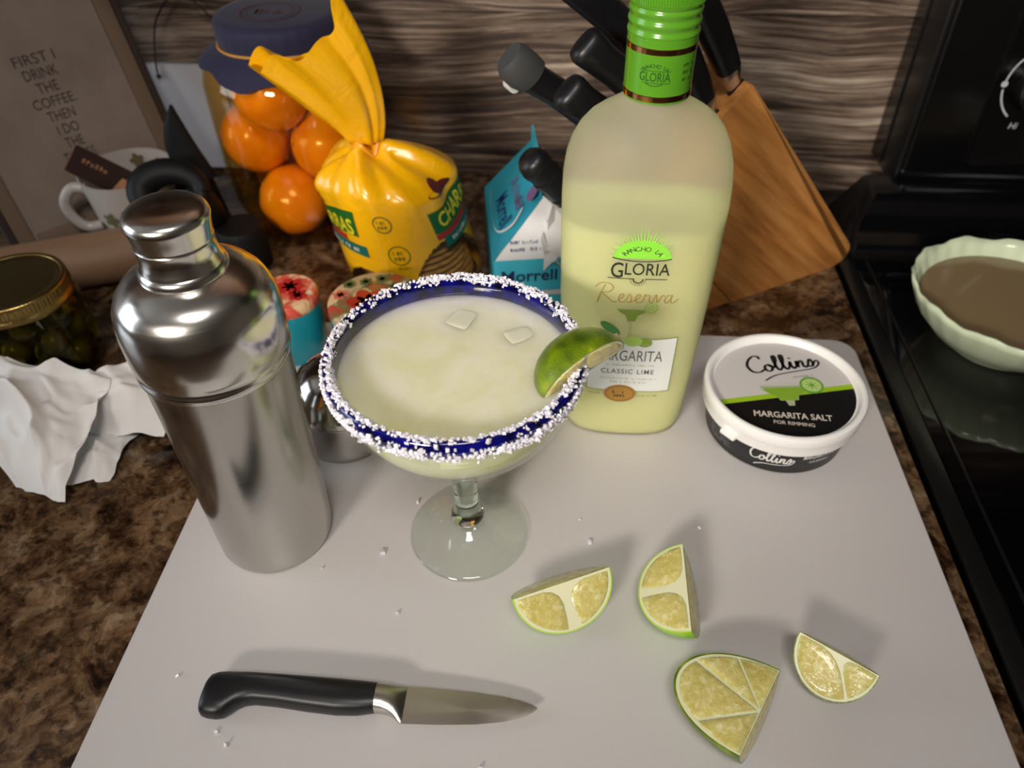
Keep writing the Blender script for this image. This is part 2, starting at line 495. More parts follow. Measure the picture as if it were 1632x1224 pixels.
cap_s = obj('panel_end_cap', prof_x([(0.786, 0.040), (0.781, 0.05), (0.7775, 0.06), (0.788, 0.307), (0.858, 0.307), (0.858, 0.040)], PX0 - 0.0045, PX0 + 0.003, 0.0018), blkt, stv)
obj('cap_rib', prof_x([(0.822, 0.046), (0.832, 0.300), (0.8345, 0.300), (0.8245, 0.046)], PX0 - 0.0062, PX0 - 0.004, 0.0006), blkt, cap_s)
def panel_pt(x, z, off=0.0): return (x, 0.775 + 0.01 * (z - 0.06) / 0.24 - off, z)
obj('panel_rib', wrap(grid2(PX0 + 0.0005, PX0 + 0.0045, 0.062, 0.298, 2, 10), lambda a, c: panel_pt(a, c, 0.0024 if abs(a - PX0 - 0.0025) < 0.0006 else 0.0003)), blkt, bg)
fr = rrect(0.1270, SW - 0.09, 0.068, 0.285, 0.008)
fri = rrect(0.1290, SW - 0.092, 0.070, 0.283, 0.007)
N = len(fr)
obj('panel_border', ([panel_pt(x, z, 0.0004) for x, z in fr] + [panel_pt(x, z, 0.0022) for x, z in fri] + [panel_pt(x, z, 0.0012) for x, z in rrect(0.131, SW - 0.094, 0.072, 0.281, 0.006)],
    [(k, (k+1) % N, N + (k+1) % N, N + k) for k in range(N)] + [(N + k, N + (k+1) % N, 2*N + (k+1) % N, 2*N + k) for k in range(N)] + [tuple(range(2*N, 3*N))]), blk, bg)
pinkm = mat('dial_print', (196, 196, 200), 0.5)
DX, DZ = 0.1765, 0.150
dial = lambda x, y: panel_pt(DX + x, DZ + y, 0.0018)
obj('dial_arc', wrap(join2(ring2(0, 0, 0.0375, 0.0392, 30, radians(186), radians(232)), ring2(0, 0, 0.0375, 0.0392, 20, radians(130), radians(176)), disc2(-0.0384, 0.001, 0.0032, None, 14)), dial), pinkm, bg)
obj('lettering', wrap(xf2(text_vf('Hi', fit=(0.0085, 0.0062), shear=0.2), -0.0145, -0.0395), dial), pinkm, bg)
kn = obj('dial_knob', lathe([(0, 0), (0.027, 0), (0.026, 0.012), (0.018, 0.016), (0.017, 0.026), (0, 0.027)], 40), blkt, bg, loc=panel_pt(DX, DZ, 0.0013), rot=(radians(90), 0, 0))
obj('knob_pointer', rbox(0.004, 0.03, 0.012, 0.001), pinkm, kn, loc=(0, 0, 0.0235), rot=(0, 0, 0.6))

# scalloped bowl on the cooktop
bw = thing('scalloped_bowl', 'pale green scalloped china bowl of brown liquid on black cooktop', 'bowl', (0.385, 0.566, 0.0022))
china = mat('green_china', (214, 226, 192), 0.22, coat=0.4)
def scal(a, r, z):
    s = max(0.0, (z - 0.012) / 0.05)
    w = 0.5 + 0.35 * sin(30 * a + 0.8 * sin(3 * a)) + 0.35 * sin(11 * a + 1)
    return r * 0.975 * (1 + 0.020 * s * w), 0.88 * z + 0.0016 * s * s * sin(11 * a + 0.7)
obj('bowl_shell', lathe([(0, 0.004), (0.036, 0.004), (0.036, 0.0), (0.042, 0.0), (0.044, 0.006), (0.062, 0.018), (0.076, 0.036), (0.084, 0.054), (0.0865, 0.062), (0.0845, 0.0635), (0.0805, 0.055), (0.073, 0.037), (0.059, 0.021), (0.04, 0.0105), (0, 0.009)], 160, scal), china, bw, True, 180)
brown = mat('brown_liquid', (136, 116, 84), 0.12, coat=0.3)
lq = obj('bowl_liquid', lathe([(0, 0.0415), (0.05, 0.0415), (0.0742, 0.0416), (0.0740, 0.0405), (0.05, 0.022), (0, 0.014)], 80), brown, None, loc=(0.385, 0.566, 0.0022))
tag(lq, 'murky brown liquid filling the pale green bowl', 'liquid')

# ------------------------------------------------------------------ cocktail shaker
sh = thing('cocktail_shaker', 'tall stainless steel cocktail shaker with domed shoulder and round cap', 'shaker', (-0.1945, 0.315, BZ))
obj('shaker_body', lathe([(0, 0.001), (0.030, 0.001), (0.0345, 0.0), (0.0372, 0.0018), (0.0382, 0.0055), (0.0386, 0.02), (0.0402, 0.14), (0.0407, 0.163), (0.0407, 0.166)], 96), M['brushed'], sh)
shl = obj('shaker_shoulder', lathe([(0.0402, 0.160), (0.0412, 0.161), (0.0420, 0.1625), (0.0424, 0.1645), (0.0420, 0.1665), (0.0413, 0.168), (0.0420, 0.170), (0.0426, 0.1725),
    (0.0428, 0.180), (0.0428, 0.190), (0.0424, 0.196), (0.0412, 0.2025), (0.0385, 0.2085), (0.0345, 0.2135), (0.0295, 0.2170), (0.0255, 0.2190), (0.0225, 0.2200),
    (0.0226, 0.2212), (0.0222, 0.2226), (0.0214, 0.2240), (0.0206, 0.2248)], 96), M['polished'], sh, True, 60)
obj('shaker_cap', lathe([(0.0206, 0.2230), (0.0208, 0.2250), (0.0196, 0.2268), (0.0192, 0.2370), (0.0195, 0.2376), (0.0191, 0.2382), (0.0193, 0.2390), (0.0198, 0.2440), (0.0207, 0.2485), (0.0209, 0.2498),
    (0.0207, 0.2508), (0.0200, 0.2524), (0.0185, 0.2540), (0.0150, 0.2552), (0.008, 0.2558), (0, 0.2559)], 96), M['polished'], sh, True, 60)

# ------------------------------------------------------------------ margarita glass
GX, GY = -0.0598, 0.3215
glassm = thin_glass('clear_glass', (250, 252, 249))
solidg = mat('solid_glass', (226, 238, 228), 0.02, trans=1.0, ior=1.47)
footg = thin_glass('foot_glass', (250, 252, 250), 0.03, 1.55)
RIM = 0.1620   # height of the rim tube above the board
gt = thing('margarita_glass', 'stemmed margarita glass with cobalt blue salted rim on the cutting board', 'glass', (GX, GY, BZ))
BD, BR = 0.0615, 0.0692
def bowl_prof(dr, n=18, top=0.1560):
    P = []
    for k in range(n + 1):
        t = pi/2 * k / n
        P.append((max(0.0, (BR + dr) * sin(t)), top - (BD + dr) * cos(t)))
    return P
outer = [p for p in bowl_prof(0) if p[0] > 0.009] + [(BR + 0.0004, 0.1580)]
obj('bowl', lathe(outer + [(BR - 0.0013, 0.1580)] + [p for p in reversed(bowl_prof(-0.0017))], 96), glassm, gt, True, 60)
obj('stem', lathe([(0, 0.0948), (0.006, 0.0944), (0.0118, 0.0952), (0.0100, 0.0925), (0.0084, 0.0885), (0.0079, 0.080), (0.0079, 0.030), (0.0086, 0.0262), (0.0107, 0.0240), (0.0112, 0.0215), (0.0103, 0.0190), (0.0088, 0.0178), (0, 0.0176)], 64), solidg, gt, True, 80)
obj('foot', lathe([(0, 0.0174), (0.0090, 0.0172), (0.0125, 0.0140), (0.0200, 0.0098), (0.0300, 0.0062), (0.0385, 0.0040), (0.0408, 0.0030), (0.0412, 0.0018), (0.0404, 0.0004), (0.0380, 0.0002), (0.0300, 0.0026), (0.0150, 0.0055), (0, 0.0066)], 96), footg, gt, True, 80)
cobalt = mat('cobalt_glass', (8, 8, 92), 0.08, coat=0.6)
nz = tex_noise(cobalt, 120, 3, 0.5, 0, coords(cobalt))
nodes(cobalt)[1].new(ramp(cobalt, nz.outputs[0], [(0.35, (3, 3, 26)), (0.62, (9, 11, 108))]).outputs[0], nodes(cobalt)[2].inputs['Base Color'])
rp = []
for k in range(17):
    a = 2 * pi * k / 16
    rp.append((BR + 0.0002 + 0.0035 * cos(a) + 0.0008 * sin(a), RIM - 0.0008 + 0.0068 * sin(a)))
obj('blue_rim', lathe(rp, 128), cobalt, gt, True, 180)
# drink
drinkm = mat('margarita_drink', (232, 230, 196), 0.12, sss=1.0, sssr=0.035)
n, l, b = nodes(drinkm)
nz = tex_noise(drinkm, 26, 4, 0.55, 0.8, coords(drinkm)); b.inputs['Subsurface Radius'].default_value = (1.0, 1.0, 0.5)
l.new(ramp(drinkm, nz.outputs[0], [(0.35, (226, 224, 184)), (0.62, (236, 233, 208))]).outputs[0], b.inputs['Base Color'])
LV = 0.1556
dp = [p for p in bowl_prof(-0.0022, 22) if p[1] < LV - 0.0006]
rl = dp[-1][0]
bump(drinkm, tex_noise(drinkm, 60, 3, 0.5, 0.4, coords(drinkm)).outputs[0], 0.10, 0.002)
dk = obj('margarita_drink', lathe(dp + [(rl + 0.0002, LV), (rl - 0.0014, LV - 0.0004), (0.055, LV - 0.0006), (0.03, LV - 0.0006), (0, LV - 0.0006)], 96), drinkm, None, True, 40, loc=(GX, GY, BZ))
tag(dk, 'cloudy pale yellow margarita filling the stemmed glass', 'drink')
icem = mat('melting_ice', (220, 218, 194), 0.10)
for k, (x, y, r, q) in enumerate(((0.034, 0.030, 0.012, 0.5), (-0.002, 0.044, 0.013, 1.2))):
    i_ = obj('ice_cube', rbox(2 * r, 1.7 * r, 0.018, 0.007, 5), icem, None, True, 60, loc=(GX + x, GY + y, BZ + LV - 0.0093), rot=(0.03 - 0.05 * k, 0.02, q))
    tag(i_, ('melting ice cube in the margarita beside the lime garnish', 'melting ice cube in the margarita beside the back of the blue rim')[k], 'ice cube', 'ice cubes in the margarita')
# salt crust
saltm = mat('salt_crystals', (244, 241, 248), 0.22, sss=0.0, trans=0.15, ior=1.5)
def salt_mesh(n, seed):
    rnd = random.Random(seed); V, F = [], []
    clump = [(rnd.uniform(0, 2*pi), rnd.gauss(0.0, 0.6)) for _ in range(60)]
    for k in range(n):
        if rnd.random() < 0.5:
            c = rnd.choice(clump); a = c[0] + rnd.gauss(0, 0.06); t = (rnd.gauss(-0.15, 0.35) if rnd.random() < 0.55 else rnd.gauss(1.95, 0.33))
        else:
            a = rnd.uniform(0, 2*pi); t = (rnd.gauss(-0.2, 0.40) if rnd.random() < 0.50 else (rnd.gauss(2.0, 0.35) if rnd.random() < 0.80 else rnd.uniform(-0.8, 2.4)))
        s = rnd.uniform(0.00055, 0.00135) * (1.25 if rnd.random() < 0.12 else 1)
        r = BR + 0.0002 + 0.0037 * cos(t) + 0.0008 * sin(t) + s * 0.3 * cos(t); z = RIM - 0.0008 + 0.0070 * sin(t) + s * 0.3 * sin(t)
        if rnd.random() < 0.10: r -= 0.0004; z -= rnd.uniform(0.001, 0.005); r = max(r, BR + 0.0005)
        R3 = Matrix.Rotation(rnd.uniform(0, 6.3), 3, 'X') @ Matrix.Rotation(rnd.uniform(0, 6.3), 3, 'Z')
        sc = Vector((rnd.uniform(0.7, 1.3), rnd.uniform(0.6, 1.0), rnd.uniform(0.6, 1.1)))
        b0 = len(V)
        for sx in (-1, 1):
            for sy in (-1, 1):
                for sz in (-1, 1):
                    j = 1 + rnd.uniform(-0.3, 0.15)
                    p = R3 @ Vector((sx * sc.x * j, sy * sc.y * j, sz * sc.z * j)) * s * 0.8
                    V.append((r * cos(a) + p.x, r * sin(a) + p.y, z + p.z))
        F += [(b0, b0+1, b0+3, b0+2), (b0+4, b0+6, b0+7, b0+5), (b0, b0+4, b0+5, b0+1), (b0+2, b0+3, b0+7, b0+6), (b0, b0+2, b0+6, b0+4), (b0+1, b0+5, b0+7, b0+3)]
    return V, F
so = obj('rim_salt', salt_mesh(3000, 3), saltm, gt, False)
so['kind'] = 'stuff'

# ------------------------------------------------------------------ limes
rindm = mat('lime_rind', (84, 140, 20), 0.3, coat=0.15)
n, l, b = nodes(rindm); v = coords(rindm)
nz = tex_noise(rindm, 60, 3, 0.5, 0, v)
l.new(ramp(rindm, nz.outputs[0], [(0.3, (58, 82, 8)), (0.55, (112, 136, 10)), (0.75, (172, 186, 44))]).outputs[0], b.inputs['Base Color'])
vo = n.new('ShaderNodeTexVoronoi'); vo.inputs['Scale'].default_value = 900; l.new(v, vo.inputs['Vector']); bump(rindm, vo.outputs['Distance'], 0.35, 0.0006)
rind2 = rindm.copy(); rind2.name = 'lime_rind_pale'
for nd in rind2.node_tree.nodes:
    if nd.type == 'VALTORGB':
        for e, c in zip(nd.color_ramp.elements, ((120, 190, 20), (160, 214, 40), (190, 226, 80))): e.color = srgb(*c)
pithm = mat('lime_pith', (232, 228, 190), 0.45, sss=0.2, sssr=0.004)
pulpm = mat('lime_pulp', (204, 194, 104), 0.22, sss=0.35, sssr=0.008, coat=0.4)
n, l, b = nodes(pulpm); v = coords(pulpm)
nz = tex_noise(pulpm, 240, 3, 0.6, 0.5, v)
l.new(ramp(pulpm, nz.outputs[0], [(0.3, (198, 182, 92)), (0.55, (216, 203, 128)), (0.75, (238, 232, 184))]).outputs[0], b.inputs['Base Color'])
bump(pulpm, nz.outputs[0], 0.5, 0.0012)

edgem = mat('lime_peel_edge', (186, 222, 84), 0.35)
def lime(label, P, h, T, rx, r1, r2, segs1, segs2, rind=rindm, frame=None, lift=True, c1=0.0):
    """quarter of a lime: straight edge along X, face 1 (normal +Z) on +Y, face 2 (normal -Y) on -Z"""
    up = Vector((0, 0, 1))
    if frame: f1, n1 = frame
    else:
        h = Vector((h[0], h[1], 0)).normalized()
        f1 = h * cos(T) - up * sin(T); n1 = h * sin(T) + up * cos(T)
    e = f1.cross(n1)
    Mx = Matrix((e, f1, n1)).transposed()
    NT, NP = 28, 10
    pw = 0.9
    def surf(th, ph, k=1.0):
        s = max(0, sin(th)) ** pw
        return Vector((rx * k * cos(th), r1 * k * s * cos(ph), -r2 * k * s * sin(ph)))
    V = [surf(pi * i / NT, pi/2 * j / NP) for i in range(NT + 1) for j in range(NP + 1)]
    F = [(i*(NP+1)+j, (i+1)*(NP+1)+j, (i+1)*(NP+1)+j+1, i*(NP+1)+j+1) for i in range(NT) for j in range(NP)]
    low = min((Mx @ v).z for v in V)
    loc = Vector(P)
    if lift: loc.z = BZ - low + 0.0003
    t = thing('lime_wedge', label, 'lime', loc)
    t.rotation_euler = Mx.to_euler()
    obj('rind', (V, F), rind, t, True, 180)
    # pith: two flat half faces
    for face in (1, 2):
        q = (lambda x, y: (x, y, 0.0)) if face == 1 else (lambda x, y: (x, 0.0, -y))
        rr = r1 if face == 1 else r2
        def half(k, n=28): return [(rx * k * cos(pi * i / n), rr * k * (sin(pi * i / n) ** pw if 0 < i < n else 0)) for i in range(n + 1)]
        P1, P2 = half(1.0), half(0.972)
        nn_ = len(P1)
        obj('peel_edge', ([q(x, y) for x, y in P1] + [q(x, y) for x, y in P2], [(i, i + 1, nn_ + i + 1, nn_ + i) for i in range(nn_ - 1)]), edgem if rind is rind2 else rind, t, False)
        obj('pith', ([q(x, y) for x, y in P2], [tuple(range(len(P2)))]), pithm, t, False)
        off = 0.0006
        for (a0, a1, k0) in (segs1 if face == 1 else segs2):
            # pulp sector between two angles around the centre of the straight edge, domed slightly
            pts = []
            A0, A1 = radians(a0), radians(a1)
            cxy = Vector((c1 * rx if face == 1 else 0, 0.0)) + Vector((cos((A0 + A1)/2), sin((A0 + A1)/2))) * k0 * rr
            n = 18
            ring = []
            for i in range(n + 1):
                a = A0 + (A1 - A0) * i / n
                ca, sa = cos(a), sin(a)
                R_ = 1.0 / sqrt((ca / (rx * 0.935)) ** 2 + (sa / (rr * 0.935)) ** 2)
                ring.append(Vector((R_ * ca, max(0.0004, R_ * sa))))
            pts = [cxy] + ring
            for _ in range(0 if k0 < 0.04 else 2):
                pts = [q2 for i in range(len(pts)) for q2 in (pts[i] * 0.75 + pts[(i + 1) % len(pts)] * 0.25, pts[i] * 0.25 + pts[(i + 1) % len(pts)] * 0.75)]
            cen = sum(pts, Vector((0, 0))) / len(pts)
            V2, F2 = [], []
            for lev, (k, hgt) in enumerate(((1.0, 0.0001), (0.95, off), (0.6, off * 1.6))):
                for p in pts:
                    w = cen + (p - cen) * k
                    jit = 0.00035 * mnoise.noise(Vector((w.x * 400, w.y * 400, face + a0))) if lev == 2 else 0
                    base = q(w.x, w.y)
                    hh = hgt + jit
                    V2.append((base[0], base[1] - (hh if face == 2 else 0), base[2] + (hh if face == 1 else 0)))
            m_ = len(pts)
            for lev in range(2):
                for i in range(m_):
                    j = (i + 1) % m_
                    F2.append((lev*m_+i, lev*m_+j, (lev+1)*m_+j, (lev+1)*m_+i))
            F2.append(tuple(2*m_ + i for i in range(m_)))
            obj('pulp_segment', (V2, F2), pulpm, t, True, 50)
    return t

two = [(4, 82, 0.10), (100, 176, 0.10)]
lime('lime wedge with thick white core line, beside the glass foot', (0.0056, 0.2662, 0), (sin(radians(24.9)), -cos(radians(24.9))), radians(42), 0.0325, 0.030, 0.028, [(2, 84, 0.10), (100, 178, 0.10)], [(2, 178, 0.03)], rind2)
lime('lime wedge with bright green skin at its tip, between two other wedges', (0.082, 0.2700, 0), (-1, 0), radians(24), 0.031, 0.031, 0.028, [(2, 84, 0.10), (95, 178, 0.10)], [(2, 178, 0.03)], rind2)
lime('largest lime wedge, lying flat with fine membranes fanning across its face', (0.1150, 0.1950, 0), (-0.85, 0.50), radians(9), 0.0290, 0.0490, 0.026, [(1, 42, 0.03), (43.5, 74, 0.03), (76, 128, 0.03), (130, 179, 0.03)], [(2, 178, 0.03)], rindm)
lime('smallest lime wedge with glistening pulp, beside the largest wedge', (0.1655, 0.2330, 0), (-0.53, -0.85), radians(38), 0.0235, 0.0275, 0.024, [(1, 122, 0.05), (124, 179, 0.05)], [(2, 178, 0.03)], rindm)
# garnish on the rim
ea = Vector((-0.0088, 0.3013, 0.166)); eb = Vector((0.0303, 0.3312, 0.176))
ed = (eb - ea).normalized(); ctr = (ea + eb) / 2
tc_ = (Vector((0, 0, 0.45)) - ctr).normalized(); tc_ = (tc_ - ed * tc_.dot(ed)).normalized()
q_ = ed.cross(tc_) ; q_ = q_ if q_.z < 0 else -q_
n1_ = (tc_ * 0.34 + q_ * 0.94).normalized(); f1_ = (tc_ * 0.94 - q_ * 0.34).normalized()
lime('dark green lime wedge garnish perched on the salted glass rim', ctr - tc_ * 0.004 + q_ * 0.004, None, 0, 0.0278, 0.024, 0.0255, [(2, 88, 0.06), (92, 178, 0.06)], [(2, 178, 0.03)], rindm, (f1_, n1_), False)

# ------------------------------------------------------------------ paring knife
kt = thing('paring_knife', 'small paring knife with black handle lying on the cutting board', 'knife', (0, 0, BZ))
def section(x, y1, y0, zc, th, n=20, p=2.6):
    cy, hy = (y1 + y0) / 2, (y1 - y0) / 2
    out = []
    for k in range(n):
        a = 2 * pi * k / n
        c, s = cos(a), sin(a)
        out.append((x, cy + hy * abs(c) ** (2/p) * (1 if c > 0 else -1), zc + th * abs(s) ** (2/p) * (1 if s > 0 else -1)))
    return out
hs = [(-0.1980, .1985, .1830, .0050), (-0.1976, .2005, .1805, .0064), (-0.1962, .2028, .1790, .0074), (-0.193, .2042, .1782, .0078), (-0.188, .2048, .1780, .0079), (-0.1838, .2050, .1790, .0079), (-0.1812, .2051, .1812, .0079),
      (-0.178, .2052, .1845, .0079), (-0.174, .2053, .1868, .0079), (-0.168, .2053, .1880, .0079), (-0.155, .2053, .1876, .0080), (-0.138, .2052, .1862, .0081), (-0.120, .2050, .1853, .0080), (-0.108, .2047, .1860, .0077), (-0.0985, .2043, .1880, .0074)]
obj('handle', loft([section(x, a, b_, 0.0084, t) for x, a, b_, t in hs]), M['black_plastic'], kt, True, 50)
bs = [(-0.0984, .2043, .1881, .0073), (-0.094, .2042, .1880, .0068), (-0.090, .2041, .1872, .0058), (-0.087, .2040, .1858, .0048), (-0.0845, .2039, .1838, .0036), (-0.0825, .2039, .1824, .0022), (-0.0815, .2038, .1822, .0014)]
obj('bolster', loft([section(x, a, b_, 0.0084, t) for x, a, b_, t in bs]), M['steel_soft'], kt, True, 50)
bl = [(-0.0814, .2038, .1824), (-0.06, .2040, .1838), (-0.04, .2036, .1858), (-0.025, .2027, .1886), (-0.015, .2012, .1918), (-0.009, .1998, .1950), (-0.0058, .1983, .1976)]
rings = []
for x, a, b_ in bl:
    k = 1 if x < -0.01 else 0.5
    zc = 0.0084 - 0.0035 * (x + 0.0814) / 0.076
    rings.append([(x, a, zc + 0.0010 * k), (x, (a + b_ * 2) / 3, zc + 0.0008 * k), (x, b_, zc + 0.0001), (x, b_, zc - 0.0001), (x, (a + b_ * 2) / 3, zc - 0.0008 * k), (x, a, zc - 0.0010 * k)])
blm = aniso_steel('blade_steel', 0.34, 0.3, (206, 198, 186))
obj('blade', loft(rings), blm, kt, True, 25)

# salt crumbs dropped on the board
for k, (x, y) in enumerate(((-0.187, 0.1735), (-0.1785, 0.1665), (-0.117, 0.300), (0.024, 0.318), (0.017, 0.337), (-0.10, 0.345), (0.047, 0.155), (-0.155, 0.285), (-0.098, 0.255), (0.10, 0.335), (-0.222, 0.204), (-0.035, 0.165), (0.145, 0.157))):
    V, F = salt_mesh(1, 50 + k)
    c = sum((Vector(v_) for v_ in V), Vector()) / 8
    V = [(Vector(v_) - c) * 1.25 for v_ in V]
    zz = min(v_.z for v_ in V)
    o = obj('salt_grain', ([(v_.x, v_.y, v_.z - zz) for v_ in V], F), saltm, None, False, loc=(x, y, BZ))
    tag(o, 'tiny white salt grain fallen on the cutting board', 'salt grain', 'salt grains on the board')

# ------------------------------------------------------------------ bottle
BX, BY = 0.048, 0.4535
bt = thing('margarita_bottle', 'tall frosted bottle of pale lime margarita mix with green cap', 'bottle', (BX, BY, BZ))
frost = mat('frosted_glass', (248, 250, 224), 0.5, trans=0.82, ior=1.2)
nb_ = tex_noise(frost, 900, 2, 0.5, 0, coords(frost)); bump(frost, nb_.outputs[0], 0.08, 0.0003)
BP = [(0.0, 0.036, 0.028, 3.0), (0.0015, 0.041, 0.0315, 3.0), (0.006, 0.0452, 0.0350, 3.2), (0.014, 0.0468, 0.0368, 3.2), (0.06, 0.0492, 0.0378, 3.2), (0.12, 0.0515, 0.0385, 3.2), (0.17, 0.0528, 0.0390, 3.1),
      (0.195, 0.0532, 0.0390, 3.0), (0.208, 0.0528, 0.0386, 2.8), (0.220, 0.0512, 0.0374, 2.6), (0.230, 0.0482, 0.0352, 2.4), (0.238, 0.0440, 0.0325, 2.3), (0.2445, 0.0385, 0.0292, 2.2), (0.249, 0.0325, 0.0258, 2.1),
      (0.2525, 0.0265, 0.0226, 2.0), (0.2552, 0.0215, 0.0200, 2.0), (0.258, 0.0186, 0.0184, 2.0), (0.263, 0.0176, 0.0176, 2.0), (0.300, 0.0174, 0.0174, 2.0)]
def bprof(z):
    for a, b_ in zip(BP, BP[1:]):
        if z <= b_[0]:
            t = (z - a[0]) / (b_[0] - a[0]); return [a[i] + (b_[i] - a[i]) * t for i in (1, 2, 3)]
    return BP[-1][1:]
def bring(z, a, b_, p, n=88, ins=0.0):
    out = []
    for k in range(n):
        t = 2 * pi * k / n; c, s = cos(t), sin(t)
        out.append(((a - ins) * abs(c) ** (2/p) * (1 if c >= 0 else -1), (b_ - ins) * abs(s) ** (2/p) * (1 if s >= 0 else -1), z))
    return out
zs = sorted(set([p[0] for p in BP] + [0.03, 0.045, 0.08, 0.10, 0.14, 0.155, 0.183]))
body_rings = [bring(z, *bprof(z)) for z in zs]
obj('bottle_body', loft(body_rings, True, True), frost, bt, True, 60)
mixm = mat('margarita_mix', (246, 243, 176), 0.5, sss=0.3, sssr=0.03)
nodes(mixm)[2].inputs['Subsurface Radius'].default_value = (1, 1, 0.4)
lz = [0.0040, 0.012, 0.03, 0.06, 0.09, 0.12, 0.15, 0.17, 0.180, 0.1845]
lo = obj('margarita_mix', loft([bring(z, *bprof(z), ins=0.0022) for z in lz]), mixm, None, True, 50, loc=(BX, BY, BZ))
tag(lo, 'pale yellow green margarita mix inside the frosted bottle', 'liquid')
def bfront(x, z, off=0.0002):
    a, b_, p = bprof(z)
    return (x, -b_ * max(0.0, 1 - (abs(x) / a) ** p) ** (1 / p) - off, z)
def on_bottle(name, vf, m, dx=0, dz=0, off=0.0002, par=bt):
    return obj(name, wrap(xf2(vf, dx, dz), lambda x, z: bfront(x, z, off)), m, par, False)
limeink = mat('lime_ink', (150, 238, 70), 0.5); limepale = mat('lime_ink_pale', (206, 236, 128), 0.5)
# sunburst
rays, rays2 = [], []
for k in range(27):
    a = radians(8 + 164 * k / 26)
    L = (0.0285 if k % 2 == 0 else 0.0235) * (0.75 + 0.25 * sin(a))
    da = 0.055
    tri = ([(0.0125 * cos(a - da), 0.0105 * sin(a - da)), (0.0125 * cos(a + da), 0.0105 * sin(a + da)), (L * 0.92 * cos(a), L * 0.86 * sin(a))], [(0, 1, 2)])
    (rays if k % 2 == 0 else rays2).append(tri)
SX, SZ = -0.0008, 0.1690
on_bottle('sun_rays', join2(*rays2), limepale, SX, SZ, 0.00015)
on_bottle('sun_rays', join2(*rays), limeink, SX, SZ, 0.0002)
on_bottle('sun_disc', disc2(0, 0, 0.0180, 0.0135, 30, 0.0, pi), limeink, SX, SZ, 0.00025)
def arc_text(s, r, a_mid, size, spread, sy=1.0):
    parts = []
    for i, ch in enumerate(s):
        if ch == ' ': continue
        a = a_mid - spread * (i - (len(s) - 1) / 2)
        t = text_vf(ch, size=size)
        parts.append(xf2(t, r * cos(a), r * sy * sin(a), 1.0, a - pi/2))
    return join2(*parts)
on_bottle('lettering', arc_text('RANCHO LA', 0.0125, pi/2, 0.0048, 0.27, 0.55), M['ink'], SX, SZ + 0.0005, 0.0003)
on_bottle('arc_line', ring2(0, 0.075, 0.0768, 0.0775, 24, radians(256), radians(284)), M['ink'], SX, SZ + 0.0002, 0.0003)
on_bottle('lettering', text_vf('LORIA', bold=0.004, fit=(0.0285, 0.0092), sub=6), M['ink'], SX + 0.0043, 0.1612, 0.0003)
on_bottle('lettering', text_vf('G', bold=0.006, fit=(0.0078, 0.0118)), M['ink'], SX - 0.0150, 0.1600, 0.0003)
on_bottle('arc_line', join2(grid2(-0.0205, -0.0035, -0.0003, 0.0003, 4, 1), grid2(0.0035, 0.0175, -0.0003, 0.0003, 4, 1)), M['ink'], SX, 0.1537, 0.0003)
on_bottle('small_sun', join2(ring2(0, 0, 0.0027, 0.0036, 20, pi, 2*pi), *[xf2(grid2(-0.0002, 0.0002, 0.0042, 0.0056, 1, 1), 0, 0, 1, pi/2 + pi * (k + 0.5) / 11) for k in range(11)]), M['ink'], SX - 0.001, 0.1536, 0.0003)
RES = [[(.3, -.2), (.6, .9), (1.0, 2.0)], [(0.0, 1.5), (.5, 2.05), (1.4, 2.1), (1.8, 1.65), (1.4, 1.15), (.75, 1.0), (1.3, .5), (1.9, 0.0), (2.3, .15)],
       [(2.3, .25), (2.75, .55), (2.9, .9), (2.65, .98), (2.42, .5), (2.62, .05), (3.1, .2), (3.45, 1.0), (3.65, .55), (3.6, .05), (3.2, .1)],
       [(3.6, .05), (4.0, .25), (4.4, .55), (4.55, .9), (4.3, .98), (4.1, .5), (4.3, .05), (4.8, .2), (5.0, 1.0), (5.15, .85), (5.45, .9), (5.45, .35), (5.65, .05), (5.9, .3), (6.05, .95), (6.15, .9), (6.3, .1), (6.7, .9), (7.0, .85)],
       [(7.6, .9), (7.25, .9), (7.0, .4), (7.2, .05), (7.55, .45), (7.7, .95), (7.62, .25), (7.85, .05), (8.4, .5)]]
rv = ribbon(RES, 0.07)
on_bottle('script_lettering', ([((x - 4.2) * 0.00655, (y - 1.0) * 0.0070) for x, y in rv[0]], rv[1]), M['gold_ink'], -0.0012, 0.1415, 0.0003)
# little printed margarita, leaf, flower and lime slices
pg = mat('print_green', (140, 168, 60), 0.5); pg2 = mat('print_leaf', (70, 140, 62), 0.5); pk = mat('print_pink', (224, 186, 166), 0.5); pgl = mat('print_glass', (196, 204, 150), 0.5); pls = mat('print_slice', (176, 214, 96), 0.5)
on_bottle('printed_glass', join2(([(-0.0098, 0.0), (0.0098, 0.0), (0.0085, -0.0022), (0.0042, -0.0048), (0.0024, -0.0098), (-0.0024, -0.0098), (-0.0042, -0.0048), (-0.0085, -0.0022)], [tuple(range(8))])), pg, -0.0030, 0.1287, 0.00025)
on_bottle('printed_stem', join2(grid2(-0.0007, 0.0007, -0.020, -0.0098, 1, 3), ring2(0, 0, 0.0096, 0.0104, 20, 0, 2*pi, 0.12)), pgl, -0.0030, 0.1287, 0.0003)
on_bottle('printed_slice', join2(ring2(0, 0, 0.0036, 0.0046, 22), *[xf2(disc2(0.0019, 0, 0.0012, 0.0006, 8), 0, 0, 1, k * pi/3) for k in range(6)]), pls, 0.0092, 0.1305, 0.0003)
on_bottle('printed_leaf', xf2(disc2(0, 0, 0.0085, 0.0034, 20), 0, 0, 1, radians(-38)), pg2, -0.0165, 0.1120, 0.00025)
on_bottle('printed_flower', join2(*[xf2(disc2(0.0028, 0, 0.0028, 0.0016, 10), 0, 0, 1, k * 2*pi/6) for k in range(6)]), pk, -0.0140, 0.1035, 0.0006)
